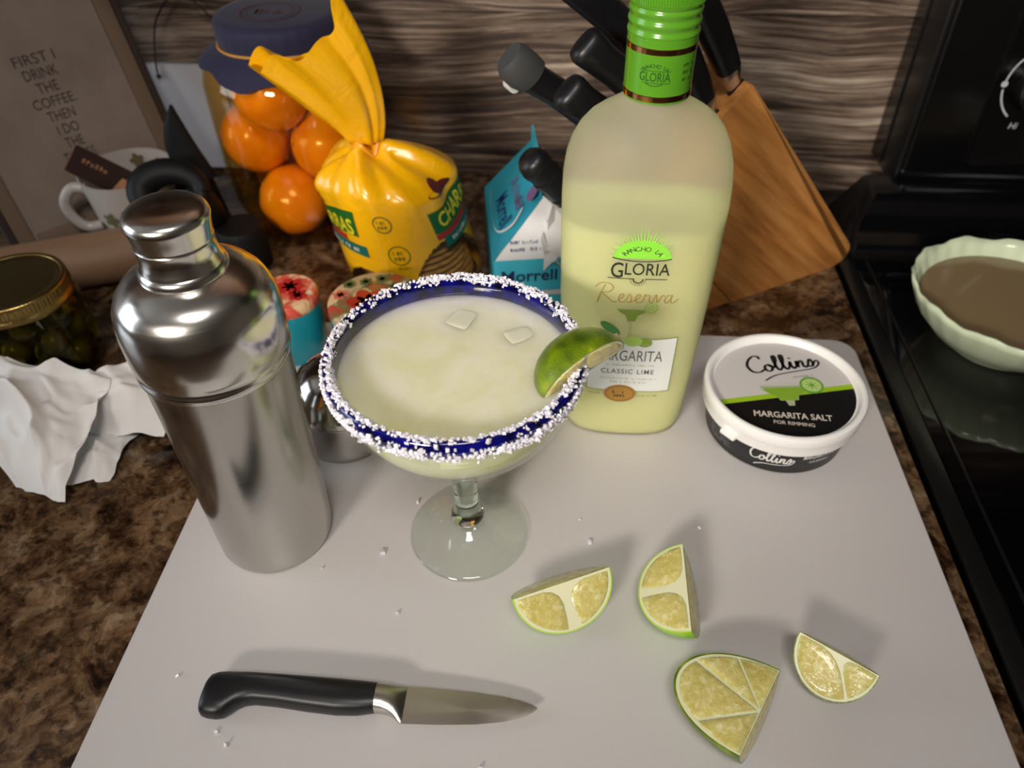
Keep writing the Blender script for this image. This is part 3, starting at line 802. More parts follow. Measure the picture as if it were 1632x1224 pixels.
on_bottle('printed_slice', join2(disc2(0, 0, 0.0062, 0.0046, 22)), pls, 0.0000, 0.1015, 0.0006)
on_bottle('printed_slice', join2(disc2(0, 0, 0.0050, 0.0040, 22)), pg, 0.0082, 0.1005, 0.00055)
# white paper label
lblm = mat('paper_label', (236, 238, 232), 0.5); edge = mat('label_edge', (150, 160, 84), 0.5)
shape = lambda ins: (lambda x, z: ((x * (0.0302 - ins) + 0.0004 * z), 0.0535 + ins + z * ((0.0515 if x > 0 else 0.0485) - 2 * ins - 0.0022 * (1 - abs(x))) ))
on_bottle('label_border', grid2(-1, 1, 0, 1, 12, 6, shape(0)), edge, 0, 0, 0.00025)
on_bottle('paper_label', grid2(-1, 1, 0, 1, 12, 6, shape(0.0008)), lblm, 0, 0, 0.0004)
grey = mat('label_ink', (96, 98, 92), 0.5); pale = mat('label_ink_pale', (176, 196, 160), 0.5)
on_bottle('lettering', text_vf('READY TO ENJOY', fit=(0.026, 0.0020), sub=6), pale, 0.0005, 0.0985, 0.0006)
on_bottle('lettering', text_vf('MARGARITA', fit=(0.0475, 0.0098), sub=8), grey, -0.0020, 0.0882, 0.0006)
on_bottle('lettering', fine_print(0.034, 0.0017, 1), pale, 0, 0.0795, 0.0006)
on_bottle('lettering', text_vf('CLASSIC LIME', bold=0.008, fit=(0.0375, 0.0044), space=1.2, sub=6), grey, -0.0015, 0.0733, 0.0006)
on_bottle('lettering', fine_print(0.040, 0.0017, 2), pale, 0, 0.0665, 0.0006)
on_bottle('lettering', fine_print(0.026, 0.0017, 3), pale, 0, 0.0630, 0.0006)
medal = mat('medal_gold', (190, 140, 62), 0.35, 0.3)
on_bottle('medal', disc2(0, 0, 0.0118, 0.0086, 32), medal, -0.0052, 0.0515, 0.0008)
on_bottle('medal_ring', ring2(0, 0, 0.0098, 0.0104, 36, 0, 2*pi, 0.73), mat('medal_brown', (120, 84, 34), 0.4), -0.0052, 0.0515, 0.0009)
on_bottle('lettering', join2(xf2(fine_print(0.0105, 0.0034, 4, 2), 0, 0.0016), xf2(fine_print(0.0085, 0.0024, 5, 1), 0, -0.0022)), M['ink'], -0.0052, 0.0515, 0.001)
on_bottle('lettering', fine_print(0.0085, 0.0014, 6, 1), edge, -0.0235, 0.0500, 0.0004)
on_bottle('lettering', fine_print(0.0145, 0.0014, 7, 2), edge, 0.0150, 0.0495, 0.0004)
# green sleeve and cap
green = mat('cap_green', (90, 154, 36), 0.22, coat=0.4)
slv = obj('neck_sleeve', lathe([(0.0180, 0.2595), (0.0194, 0.2595), (0.0196, 0.262), (0.0197, 0.292), (0.0199, 0.294), (0.0180, 0.294)], 72), green, bt, True, 50)
for z in (0.2608, 0.2868):
    obj('gold_band', lathe([(0.0193, z - 0.0004), (0.01985, z), (0.0200, z + 0.0030), (0.0194, z + 0.0034)], 72), M['gold'], slv, True, 50)
def on_neck(name, vf, m, dx, dz, off=0.00015):
    def f(x, z):
        r = 0.0198 + off; a = -pi/2 + x / r
        return (r * cos(a), r * sin(a), z)
    return obj(name, wrap(xf2(vf, dx, dz), f), m, slv, False)
dg_ = mat('cap_ink', (34, 84, 20), 0.5)
on_neck('lettering', text_vf('GLORIA', fit=(0.0178, 0.0050), bold=0.003, sub=8), dg_, -0.0040, 0.2752)
on_neck('lettering', arc_text('RANCHO LA', 0.0085, pi/2, 0.0030, 0.22, 0.62), dg_, -0.0040, 0.2760)
on_neck('arc_line', join2(grid2(-0.009, 0.009, 0.0031, 0.0034, 10, 1), grid2(-0.007, 0.009, -0.0035, -0.0032, 10, 1)), dg_, -0.0040, 0.2752)
on_neck('small_sun', ring2(0, 0, 0.0060, 0.0066, 20, radians(215), radians(325), 0.62), dg_, -0.0040, 0.2742)
on_neck('lettering', join2(*[xf2(fine_print(0.008, 0.0018, 10 + k, 2), 0, 0.006 - 0.004 * k) for k in range(3)]), dg_, 0.0165, 0.2750)
cp = [(0.0180, 0.2936)]
for k in range(60):
    z = 0.294 + 0.0145 * k / 59
    r = 0.0199 + (0.0004 * sin((z - 0.294) / 0.0145 * 2 * pi * 2.5) if k > 3 else 0)
    cp.append((r, z))
cp += [(0.0196, 0.3090), (0.0196, 0.3096), (0.0204, 0.3102), (0.0206, 0.3108)]
cap = obj('screw_cap', lathe(cp + [(0.0206, 0.3242), (0.0200, 0.3255), (0.0185, 0.3262), (0, 0.3264)], 96), green, bt, True, 60)
V, F = [], []
for k in range(90):
    a = 2 * pi * k / 90
    for s in (-0.45, 0.45):
        for r, z in ((0.0204, 0.3110), (0.0211, 0.3116), (0.0211, 0.3236), (0.0204, 0.3242)):
            aa = a + s * 2 * pi / 90 * 0.6
            V.append((r * cos(aa), r * sin(aa), z))
    b0 = 8 * k
    F += [(b0, b0+4, b0+5, b0+1), (b0+1, b0+5, b0+6, b0+2), (b0+2, b0+6, b0+7, b0+3), (b0, b0+1, b0+2, b0+3), (b0+4, b0+7, b0+6, b0+5)]
o = obj('cap_knurl', (V, F), green, cap, False)

# ------------------------------------------------------------------ salt tub
TX, TY = 0.1685, 0.4420
tb = thing('salt_tub', 'round white lidded tub of margarita salt with black label band', 'tub', (TX, TY, BZ))
tubk = mat('tub_black', (26, 26, 28), 0.4)
body = obj('tub_body', lathe([(0, 0.001), (0.048, 0.001), (0.0505, 0.0), (0.0525, 0.002), (0.0555, 0.028), (0.0560, 0.034), (0.052, 0.034)], 96), tubk, tb, True, 40)
lid = obj('tub_lid', lathe([(0.0565, 0.0265), (0.0585, 0.0265), (0.0590, 0.0280), (0.0590, 0.0345), (0.0594, 0.0355), (0.0598, 0.0368), (0.0600, 0.0425), (0.0594, 0.0442), (0.0580, 0.0450), (0.0560, 0.0448), (0.0546, 0.0434), (0.0538, 0.0406), (0.0530, 0.0398), (0.0500, 0.0396), (0, 0.0396)], 128), M['white_plastic'], tb, True, 40)
obj('lid_tab', rbox(0.013, 0.007, 0.004, 0.0014, 2), M['white_plastic'], lid, loc=(-0.0440, -0.0405, 0.0290), rot=(0, 0, radians(-47)))
LT = 0.0398
RL = 0.0522
lab_rot = radians(13)
onl = lambda off: (lambda x, y: (x, y, LT + off))
white_l = mat('lid_print_white', (214, 210, 206), 0.35); gre_l = mat('lid_print_green', (160, 200, 40), 0.35); blk_l = mat('lid_print_black', (20, 20, 20), 0.35)
def lid_print(name, vf, m, off): return obj(name, wrap(vf, onl(off)), m, lid, False)
def chord(y0, y1, n=30):
    V, F = [], []
    for i in range(n + 1):
        y = y0 + (y1 - y0) * i / n; w = sqrt(max(0, RL * RL - y * y))
        V += [(-w, y), (w, y)]
    for i in range(n): F.append((2*i, 2*i+1, 2*i+3, 2*i+2))
    return V, F
S0, S1 = -0.0100, -0.0050
lid_print('printed_field', xf2(chord(S1, RL), 0, 0, 1, lab_rot), white_l, 0.0002)
lid_print('printed_stripe', xf2(chord(S0, S1, 3), 0, 0, 1, lab_rot), gre_l, 0.0002)
lid_print('printed_field', xf2(chord(-RL, S0), 0, 0, 1, lab_rot), blk_l, 0.0002)
COL = [[(1.55, 1.75), (1.45, 2.15), (1.05, 2.2), (.5, 1.7), (.2, .95), (.4, .2), (.95, 0), (1.5, .3)], [(1.95, .9), (1.65, .7), (1.6, .2), (1.9, .0), (2.2, .3), (2.2, .7), (1.98, .9), (2.15, .6), (2.45, .5)],
       [(2.4, .35), (2.85, 1.4), (2.9, 1.95), (2.68, 1.85), (2.6, .5), (2.78, .0), (3.1, .35)], [(3.1, .35), (3.5, 1.4), (3.55, 1.95), (3.33, 1.85), (3.25, .5), (3.43, .0), (3.75, .35)],
       [(3.75, .35), (3.95, .95), (3.9, .35), (4.05, .0), (4.35, .35)], [(4.05, 1.35), (4.1, 1.5)], [(4.35, .35), (4.52, .95), (4.45, .05)], [(4.45, .35), (4.8, .9), (4.98, .75), (4.92, .25), (5.1, .0), (5.4, .35)],
       [(5.35, .3), (5.7, 1.0), (5.85, .55), (5.65, .05), (5.25, .15)]]
UND = [[(5.65, .05), (6.2, .75), (6.3, .3), (5.6, -.25), (4.0, -.4), (2.2, -.6), (1.0, -1.15)]]
cl = ribbon(COL, 0.13); cu = ribbon(UND, 0.10)
sc_ = 0.0092
cvf = ([((x - 3.2) * sc_, (y - .6) * sc_ * 0.92) for x, y in cl[0] + cu[0]], cl[1] + [tuple(i + len(cl[0]) for i in f) for f in cu[1]])
lid_print('script_lettering', xf2(cvf, 0.0035, 0.0255, 1, lab_rot), M['ink_dark'], 0.0004)
lid_print('lettering', xf2(fine_print(0.017, 0.0016, 14, 2), 0.0165, 0.0135, 1, lab_rot), mat('lid_print_grey', (150, 148, 146), 0.4), 0.0004)
cup = [(-0.0175, 0), (0.0175, 0), (0.0160, -0.0045), (0.0110, -0.0085), (0.0075, -0.0110), (0.0065, -0.0150), (-0.0065, -0.0150), (-0.0075, -0.0110), (-0.0110, -0.0085), (-0.0160, -0.0045)]
gl_l = mat('lid_print_glass', (176, 190, 150), 0.4)
lid_print('printed_glass', xf2(([(x * 1.06, y * 1.06 + 0.0005) for x, y in cup], [tuple(range(10))]), 0.0, 0.0010, 1, lab_rot * 0.5), gl_l, 0.0005)
lid_print('printed_drink', xf2(([(x * 0.93, y * 0.95 - 0.0005) for x, y in cup], [tuple(range(10))]), 0.0, 0.0000, 1, lab_rot * 0.5), mat('lid_print_drink', (140, 180, 52), 0.4), 0.0006)
lid_print('printed_glass', xf2(join2(ring2(0, 0, 0.0172, 0.0180, 40, 0, 2*pi, 0.14), ([(-0.0035, -0.0158), (0.0035, -0.0158), (0.0022, -0.0215), (-0.0022, -0.0215)], [(0, 1, 2, 3)])), 0, 0.0012, 1, lab_rot * 0.5), gl_l, 0.0007)
sl_rim = mat('lid_print_lime', (110, 170, 44), 0.4); sl_in = mat('lid_print_lime_pale', (188, 220, 132), 0.4)
lid_print('printed_slice', disc2(0.0210, 0.0030, 0.0088, 0.0092, 28), sl_rim, 0.0008)
lid_print('printed_slice', join2(*[xf2(([(0.0012, 0), (0.0066, -0.0028), (0.0074, 0), (0.0066, 0.0028)], [(0, 1, 2, 3)]), 0.0210, 0.0030, 1, k * pi/4 + 0.3) for k in range(8)]), sl_in, 0.0009)
wl = mat('lid_print_letters', (216, 204, 190), 0.4)
def smile(vf, k=2.2): return [(x, y - k * 0.0 + 0.55 * x * x / 0.06) for x, y in vf[0]], vf[1]
lid_print('lettering', xf2(text_vf('MARGARITA SALT', bold=0.02, fit=(0.0560, 0.0062), sub=10), 0.0010, -0.0305, 1, radians(-2)), wl, 0.0004)
lid_print('lettering', xf2(text_vf('FOR RIMMING', bold=0.012, fit=(0.0290, 0.0036), sub=6), 0.0005, -0.0385, 1, radians(-4)), wl, 0.0004)
def on_tub(name, vf, m, a0, z0):
    def f(x, z):
        zz = z0 + z; r = 0.0525 + (zz - 0.002) * 0.115 + 0.0003; a = a0 + x / r
        return (r * cos(a), r * sin(a), zz)
    return obj(name, wrap(vf, f), m, body, False)
side = ([((x - 3.2) * 0.0052, (y - .6) * 0.0060) for x, y in cl[0] + cu[0]], cvf[1])
on_tub('script_lettering', side, M['white'], radians(-104), 0.0170)
on_tub('lettering', join2(xf2(text_vf('MARGARITA SALT', bold=0.02, fit=(0.028, 0.0052), sub=8), 0, 0.003), xf2(text_vf('FOR RIMMING', fit=(0.016, 0.0030), sub=6), 0, -0.0035)), M['white'], radians(-66), 0.0180)
on_tub('lettering', join2(*[xf2(fine_print(0.022, 0.0013, 20 + k), 0, 0.006 - 0.003 * k) for k in range(5)]), mat('tub_small_print', (150, 150, 150), 0.5), radians(-150), 0.0150)

# ------------------------------------------------------------------ knife block and knives
ph = radians(31)
KA = Vector((0.1603, 0.6141, 0.0))
blockm = mat('block_wood', (186, 124, 60), 0.42)
n, l, b = nodes(blockm)
v = coords(blockm, (1, 1, 1))
mp = n.new('ShaderNodeMapping'); mp.inputs['Rotation'].default_value = (0, radians(-48), 0); mp.inputs['Scale'].default_value = (12, 12, 1.2); l.new(v, mp.inputs['Vector'])
mp.vector_type = 'TEXTURE'; mp.inputs['Scale'].default_value = (0.05, 0.05, 0.6)
nz = tex_noise(blockm, 5, 5, 0.6, 0.3, mp.outputs[0])
l.new(ramp(blockm, nz.outputs[0], [(0.3, (150, 94, 42)), (0.5, (186, 124, 62)), (0.72, (206, 146, 82))]).outputs[0], b.inputs['Base Color'])
kb = thing('knife_block', 'slanted honey coloured wooden knife block behind the frosted bottle', 'knife block', KA, (0, 0, ph))
ux, uz = -0.664, 0.748
def rounded(pts, r_at, seg=6):
    out = []
    N_ = len(pts)
    for i, p in enumerate(pts):
        r = r_at.get(i)
        if not r: out.append(p); continue
        P0, P1, P2 = Vector(pts[i-1]), Vector(p), Vector(pts[(i+1) % N_])
        a = P1 + (P0 - P1).normalized() * r; c = P1 + (P2 - P1).normalized() * r
        for k in range(seg + 1):
            t = k / seg; out.append(tuple(a * (1-t)**2 + P1 * 2*t*(1-t) + c * t*t))
    return out
C2 = (-0.0290, 0.2165); D2 = (0.181 * ux, 0.181 * uz)
KT = 0.088
main = rounded([(0.0, 0.0), (0.136, 0.0), (0.149, 0.0160), C2, D2], {1: 0.012, 2: 0.012, 3: 0.003})
obj('block_body', prism(main, KT, 0.002), blockm, kb, True, 35)
W2 = 0.046
low = [(-0.0008, 0.0), (-0.0008 + 0.100 * ux, 0.100 * uz), (-0.0008 + 0.100 * ux - W2 * 0.748, 0.100 * uz - W2 * 0.664), (-0.0008 - W2 / 0.748 * 0.97, 0.0015), (-0.0008 - W2 / 0.748 * 0.95, 0.0)]
obj('lower_tier', prism(low, 0.044, 0.0015), blockm, kb, True, 35)
uv3 = Vector((ux, 0, uz)); sv3 = Vector((-0.748, 0, -0.664)); nv3 = Vector((0, 1, 0))
slotm = mat('slot_dark', (18, 12, 8), 0.9)
C3 = Vector((C2[0], 0, C2[1]))
Rb = Matrix.Rotation(ph, 3, 'Z')
def block_knife(a, bb, label, L=0.125, hw=0.0125, ht=0.0085, tilt=0.0, ytilt=0.0, bolster=True, base=0.0, curve=0.008, e0=0.0):
    """a along the slot face, bb into the block's depth; handle grows along the block's long direction"""
    root = C3 + sv3 * a + nv3 * bb + uv3 * e0
    # a slot mark in the block
    obj('slot', rbox(0.0155, 0.004, 0.0006, 0.0), slotm, kb, False, loc=tuple(root + uv3 * 0.0004), rot=(0, atan2(-0.664, 0.748), 0))
    d = (uv3 + sv3 * tilt + nv3 * ytilt).normalized()
    wdir = (sv3 - d * sv3.dot(d)).normalized(); td = d.cross(wdir)
    W = Matrix.Translation(KA) @ Rb.to_4x4()
    t = thing('kitchen_knife', label, 'knife', W @ (root + uv3 * 0.0012), group='knives in the block')
    wd, ww, tt = Rb @ d, Rb @ wdir, Rb @ td
    def ring_(s, off, w, th, n=18, p=2.5):
        out = []
        for k in range(n):
            q = 2 * pi * k / n; c, s2 = cos(q), sin(q)
            out.append(wd * s + ww * (off + w * abs(c) ** (2/p) * (1 if c > 0 else -1)) + tt * (th * abs(s2) ** (2/p) * (1 if s2 > 0 else -1)))
        return out
    if bolster:
        obj('bolster', loft([ring_(0.0, 0, hw * 0.55, 0.0016), ring_(0.006, 0, hw * 0.65, 0.003), ring_(0.014, 0, hw * 0.8, ht * 0.8), ring_(0.019, 0, hw * 0.86, ht * 0.92)]), M['steel_soft'], t, True, 50)
    s0 = 0.019 if bolster else 0.0
    sts = [(0, 0.86, 0.93, 0), (0.12, 0.95, 1, 0), (0.35, 1.05, 1.0, 0.1), (0.6, 1.0, 1.0, 0.5), (0.8, 1.02, 1.0, 1.0), (0.93, 1.12, 1.0, 1.2), (0.98, 1.0, 0.85, 1.2), (1.0, 0.7, 0.5, 1.1)]
    obj('handle', loft([ring_(s0 + (L - s0) * s, curve * o_, hw * w, ht * th) for s, w, th, o_ in sts]), M['black_plastic'], t, True, 50)
    return t, wd, ww, tt
block_knife(0.0085, 0.011, 'black handled knife in the block slot nearest the stove', 0.132, 0.0115, 0.0090, -0.16, 0.0, curve=0.003)
block_knife(0.0370, 0.009, 'black handled knife with steel bolster beside the green bottle neck', 0.130, 0.0115, 0.0090, -0.16, 0.0, curve=0.003)
block_knife(0.034, 0.066, 'black knife handle at the back of the block, above the bottle cap', 0.140, 0.0130, 0.0095, 0.0, 0.0)
block_knife(0.062, 0.030, 'black knife handle with blunt rounded end left of the bottle cap', 0.122, 0.0125, 0.0095, 0.0, 0.0)
block_knife(0.092, 0.026, 'short black knife handle right against the bottle shoulder', 0.112, 0.0125, 0.0100, 0.0, -0.02)
t, wd, ww, tt = block_knife(0.095, 0.074, 'black knife with grey end cap and white rivet, left of the other knives', 0.118, 0.0115, 0.0090, 0.04, 0.03)
capg = mat('handle_cap_grey', (66, 66, 66), 0.5)
def cap_ring(s, w, th, off, n=18):
    return [wd * s + ww * (off + w * cos(2*pi*k/n)) + tt * (th * sin(2*pi*k/n)) for k in range(n)]
obj('end_cap', loft([cap_ring(0.104, 0.0142, 0.0108, 0.0085), cap_ring(0.112, 0.0155, 0.0118, 0.0095), cap_ring(0.124, 0.0150, 0.0112, 0.0100), cap_ring(0.130, 0.0120, 0.0085, 0.0095)]), capg, t, True, 50)
obj('white_rivet', loft([[wd * 0.110 + ww * (0.0235 + 0.004 * cos(2*pi*k/12)) + tt * (-0.004 + q) + wd * 0.005 * sin(2*pi*k/12) for k in range(12)] for q in (-0.006, 0.004)]), M['white'], t)
# shears in the lower tier
root = Vector((0.0775, 0.5905, 0.0615))
ks = thing('kitchen_shears', 'black plastic shears handle standing in the lower tier beside the carton', 'shears', root)
pth = [Vector(p) - root for p in ((0.0775, 0.5905, 0.0615), (0.052, 0.577, 0.088), (0.024, 0.566, 0.118), (-0.0016, 0.557, 0.1420), (-0.0195, 0.550, 0.1625), (-0.0330, 0.544, 0.1790))]
sp = crom(pth, 5)
obj('handle', tube(sp, [0.0055 + 0.0065 * min(1, i / 9) if i < 25 else 0.009 for i in range(26)], 16), M['black_plastic'], ks, True, 60)
for i in (15, 19, 22):
    obj('grip_ridge', tube([sp[i], sp[i + 1]], 0.0130, 16), M['black_plastic'], ks, True, 60)

# ------------------------------------------------------------------ cream carton
CT = thing('cream_carton', 'torn open turquoise and white gable top cream carton beside bottle', 'carton', (-0.0628, 0.5565, 0.0), (0, 0, radians(9.5)))
cw, cd, ce, cr = 0.092, 0.130, 0.0760, 0.129
teal = mat('carton_teal', (44, 150, 172), 0.42); teal_b = mat('carton_bright_teal', (60, 190, 214), 0.42); cwht = mat('carton_white', (222, 220, 218), 0.5); cink = mat('carton_ink', (22, 40, 92), 0.5); cpur = mat('carton_purple', (120, 96, 140), 0.5)
me = rbox(cw, cd, ce, 0.0012, 2, True); me.transform(Matrix.Translation((cw/2, cd/2, 0)))
obj('carton_body', me, teal_b, CT)
obj('left_roof', ([(0, 0.0, ce), (0, cd, ce), (cw/2 - 0.001, cd - 0.012, cr), (cw/2 - 0.001, 0.030, cr - 0.010), (0.0015, 0.0, ce - 0.001), (0.0015, cd, ce - 0.001), (cw/2, cd - 0.012, cr - 0.002), (cw/2, 0.030, cr - 0.012)],
    [(0, 1, 2, 3), (4, 7, 6, 5), (0, 4, 5, 1), (1, 5, 6, 2), (2, 6, 7, 3), (3, 7, 4, 0)]), teal, CT, False)
obj('right_roof', ([(cw, 0.02, ce), (cw, cd, ce), (cw/2 + 0.001, cd - 0.012, cr), (cw * 0.62, 0.050, cr - 0.020), (cw - 0.0015, 0.02, ce - 0.001), (cw - 0.0015, cd, ce - 0.001), (cw/2, cd - 0.012, cr - 0.002), (cw * 0.62, 0.050, cr - 0.022)],
    [(0, 1, 2, 3), (4, 7, 6, 5), (0, 4, 5, 1), (1, 5, 6, 2), (2, 6, 7, 3), (3, 7, 4, 0)]), teal, CT, False)
obj('front_fold', ([(0.001, 0.0, ce), (cw - 0.001, 0.0, ce), (cw * 0.72, 0.024, ce + 0.028), (cw/2, 0.031, cr - 0.010), (cw * 0.25, 0.016, ce + 0.022)], [(0, 1, 2, 3, 4)]), cwht, CT, False)
obj('back_fold', ([(0.001, cd - 0.001, ce), (cw - 0.001, cd - 0.001, ce), (cw/2, cd - 0.013, cr - 0.002)], [(0, 1, 2)]), teal, CT, False)
obj('ridge_fin', ([(cw/2 - 0.001, cd - 0.012, cr - 0.004), (cw/2 - 0.001, 0.055, cr - 0.006), (cw/2 - 0.001, 0.055, cr + 0.010), (cw/2 - 0.001, cd - 0.012, cr + 0.014)] +
                   [(cw/2 + 0.001, cd - 0.012, cr - 0.004), (cw/2 + 0.001, 0.055, cr - 0.006), (cw/2 + 0.001, 0.055, cr + 0.010), (cw/2 + 0.001, cd - 0.012, cr + 0.014)],
    [(0, 1, 2, 3), (4, 7, 6, 5), (0, 4, 5, 1), (1, 5, 6, 2), (2, 6, 7, 3), (3, 7, 4, 0)]), teal_b, CT, False)
# torn spout paper
rnd = random.Random(5); V = []; F = []
for j in range(6):
    for i in range(9):
        x = 0.042 + 0.048 * i / 8; y = -0.006 + 0.032 * j / 5
        V.append((x + rnd.uniform(-.002, .002), y - 0.012 * sin(i * 1.3) * (j / 5) + rnd.uniform(-.003, .003), ce - 0.012 + 0.046 * (j / 5) + 0.010 * sin(i * 0.9 + j) + rnd.uniform(-.003, .003)))
for j in range(5):
    for i in range(8): F.append((j*9+i, j*9+i+1, (j+1)*9+i+1, (j+1)*9+i))
obj('torn_flap', (V, F), cwht, CT, True, 30)
fcar = lambda x, z: (x, -0.0004, z)
obj('printed_band', wrap(grid2(0.0005, cw - 0.0005, ce - 0.0385, ce - 0.0335, 4, 1), fcar), cwht, CT, False)
obj('lettering', wrap(xf2(text_vf('Morrell', bold=0.018, fit=(0.0490, 0.0118)), 0.0310, ce - 0.0170), fcar), cink, CT, False)
def lroof(u, w, off=0.0006):   # u along the depth, w up the slope
    a = Vector((0, 0.0, ce)); p = a + Vector((0, 1, 0)) * u + Vector((cw/2, -0.0, cr - ce)) * w
    nrm = Vector((-(cr - ce), 0, cw/2)).normalized()
    return tuple(p + nrm * off)
obj('lettering', wrap(xf2(text_vf('Morrell', bold=0.01, fit=(0.050, 0.24)), 0.072, 0.30), lambda u, w: lroof(cd - u, w)), cink, CT, False)
obj('lettering', wrap(xf2(([(x, y * 40) for x, y in fine_print(0.054, 0.0040, 30, 2)[0]], fine_print(0.054, 0.0040, 30, 2)[1]), 0.070, 0.58), lambda u, w: lroof(cd - u, w)), cpur, CT, False)
obj('printed_swirl', wrap(ribbon([[(0.115, .12), (0.07, .08), (0.035, .14), (0.022, .4), (0.03, .62)]], 0.0016), lambda u, w: lroof(u, w)), cwht, CT, False)
obj('printed_badge', wrap(disc2(0.036, 0.80, 0.009, 0.10, 18), lambda u, w: lroof(u, w)), cpur, CT, False)
obj('lettering', wrap(join2(xf2(fine_print(0.030, 0.0024, 31), 0.030, 0.012), xf2(fine_print(0.030, 0.0024, 32), 0.030, 0.007)), lambda x, y: (x, y * 0.75 - 0.0012, ce + y * 1.0 + 0.0006)), cink, CT, False)

# ------------------------------------------------------------------ jar of oranges
JX, JY = -0.283, 0.752
jt = thing('fruit_jar', 'big glass jar packed with oranges under a navy cloth cover', 'jar', (JX, JY, 0.0))
jg = thin_glass('jar_glass', (255, 240, 204), 0.02)
jp = [(0.0, 0.002), (0.050, 0.002), (0.056, 0.0), (0.066, 0.004), (0.0755, 0.018), (0.0815, 0.045), (0.0832, 0.085), (0.0836, 0.130), (0.0830, 0.160), (0.0785, 0.176), (0.0670, 0.187), (0.0560, 0.192), (0.0560, 0.208)]
obj('jar_glass', lathe(jp + [(r - 0.002, z) for r, z in reversed(jp) if r > 0.03 and z > 0.003] + [(0, 0.004)], 80), jg, jt, True, 60)
navy = mat('navy_cloth', (30, 28, 58), 0.8, sheen=0.1)
nv2 = tex_noise(navy, 500, 2, 0.5, 0, coords(navy)); bump(navy, nv2.outputs[0], 0.2, 0.0006)
rn = random.Random(2)
phs = [rn.uniform(0, 6.28) for _ in range(4)]
def cloth(a, r, z):
    if z < 0.190:
        k = (0.190 - z) / 0.03
        w = 0.5 * sin(9 * a + phs[0]) + 0.35 * sin(17 * a + phs[1]) + 0.5 * cos(4 * a + phs[2])
        return r * (1 + 0.07 * k * w), z - 0.020 * k * (abs(cos(2 * a + 0.5)) ** 3 * 1.3 - 0.3 + 0.2 * w)
    return r * (1 + 0.004 * sin(30 * a)), z
cc = obj('cloth_cover', lathe([(0, 0.2185), (0.050, 0.2180), (0.0575, 0.2165), (0.0600, 0.2130), (0.0602, 0.2080), (0.0600, 0.2000), (0.0588, 0.1960), (0.0584, 0.1935), (0.0610, 0.1925), (0.0680, 0.1895), (0.0750, 0.1850), (0.0818, 0.1790)], 120, cloth), navy, jt, True, 70)
tub_e = mat('cover_emblem', (92, 70, 66), 0.6)
emb = lambda x, y: (x, y, 0.2190)
obj('printed_emblem', wrap(join2(ring2(-0.004, -0.008, 0.0265, 0.0280, 40), ring2(-0.004, -0.008, 0.0215, 0.0222, 40), xf2(fine_print(0.026, 0.012, 33, 1), -0.004, -0.008)), emb), tub_e, cc, False)
obj('tie_string', tube([(0.0600 * cos(2*pi*k/48), 0.0600 * sin(2*pi*k/48), 0.1935 + 0.001 * sin(3 * 2*pi*k/48)) for k in range(49)], 0.0013, 8), mat('string', (196, 140, 60), 0.7), jt)
orangem = mat('orange_skin', (240, 150, 20), 0.28, coat=0.5)
n, l, b = nodes(orangem); v = coords(orangem)
nz = tex_noise(orangem, 24, 3, 0.5, 0, v)
l.new(ramp(orangem, nz.outputs[0], [(0.3, (232, 146, 10)), (0.7, (248, 180, 40))]).outputs[0], b.inputs['Base Color'])
bump(orangem, tex_noise(orangem, 500, 2, 0.5, 0, v).outputs[0], 0.08, 0.0005)
def orange_mod(a, r, z): return r * (1 + 0.012 * cos(10 * a)), z
om = None
OR = 0.0361
spots = [(0.0425, 141, 0.1560, 'upper orange behind the jar glass, below the cloth corner'), (0.0425, -99, 0.1560, 'orange with bright highlights at the front of the jar'), (0.0425, 21, 0.1560, 'upper orange half hidden behind the yellow bag film'),
         (0.0447, -159, 0.0990, 'orange pressed to the glass beside the white plaque'), (0.0447, -39, 0.0990, 'orange at mid height in the jar beside the yellow bag'), (0.0447, 81, 0.0990, 'orange at the back of the jar facing the wood wall'),
         (0.0417, -99, 0.0418, 'bottom orange at the front of the jar'), (0.0417, 141, 0.0418, 'bottom orange deep in the jar beside the plaque'), (0.0417, 21, 0.0418, 'bottom orange deep in the jar behind the bag')]
for k, (rr, a, z, lab) in enumerate(spots):
    prof = [(0, -OR)] + [(OR * cos(t), OR * 0.97 * sin(t)) for t in [radians(-84 + 168 * i / 28) for i in range(29)]] + [(0.004, OR * 0.955), (0, OR * 0.93)]
    a = radians(a)
    if om is None:
        o = obj('orange', lathe(prof, 48, orange_mod), orangem, None, True, 180); om = o
    else:
        o = om.copy(); col.objects.link(o)
    o.location = (JX + rr * cos(a), JY + rr * sin(a), z); o.rotation_euler = (k * 0.7, k * 1.1, k)
    tag(o, lab, 'orange', 'oranges in the glass jar')

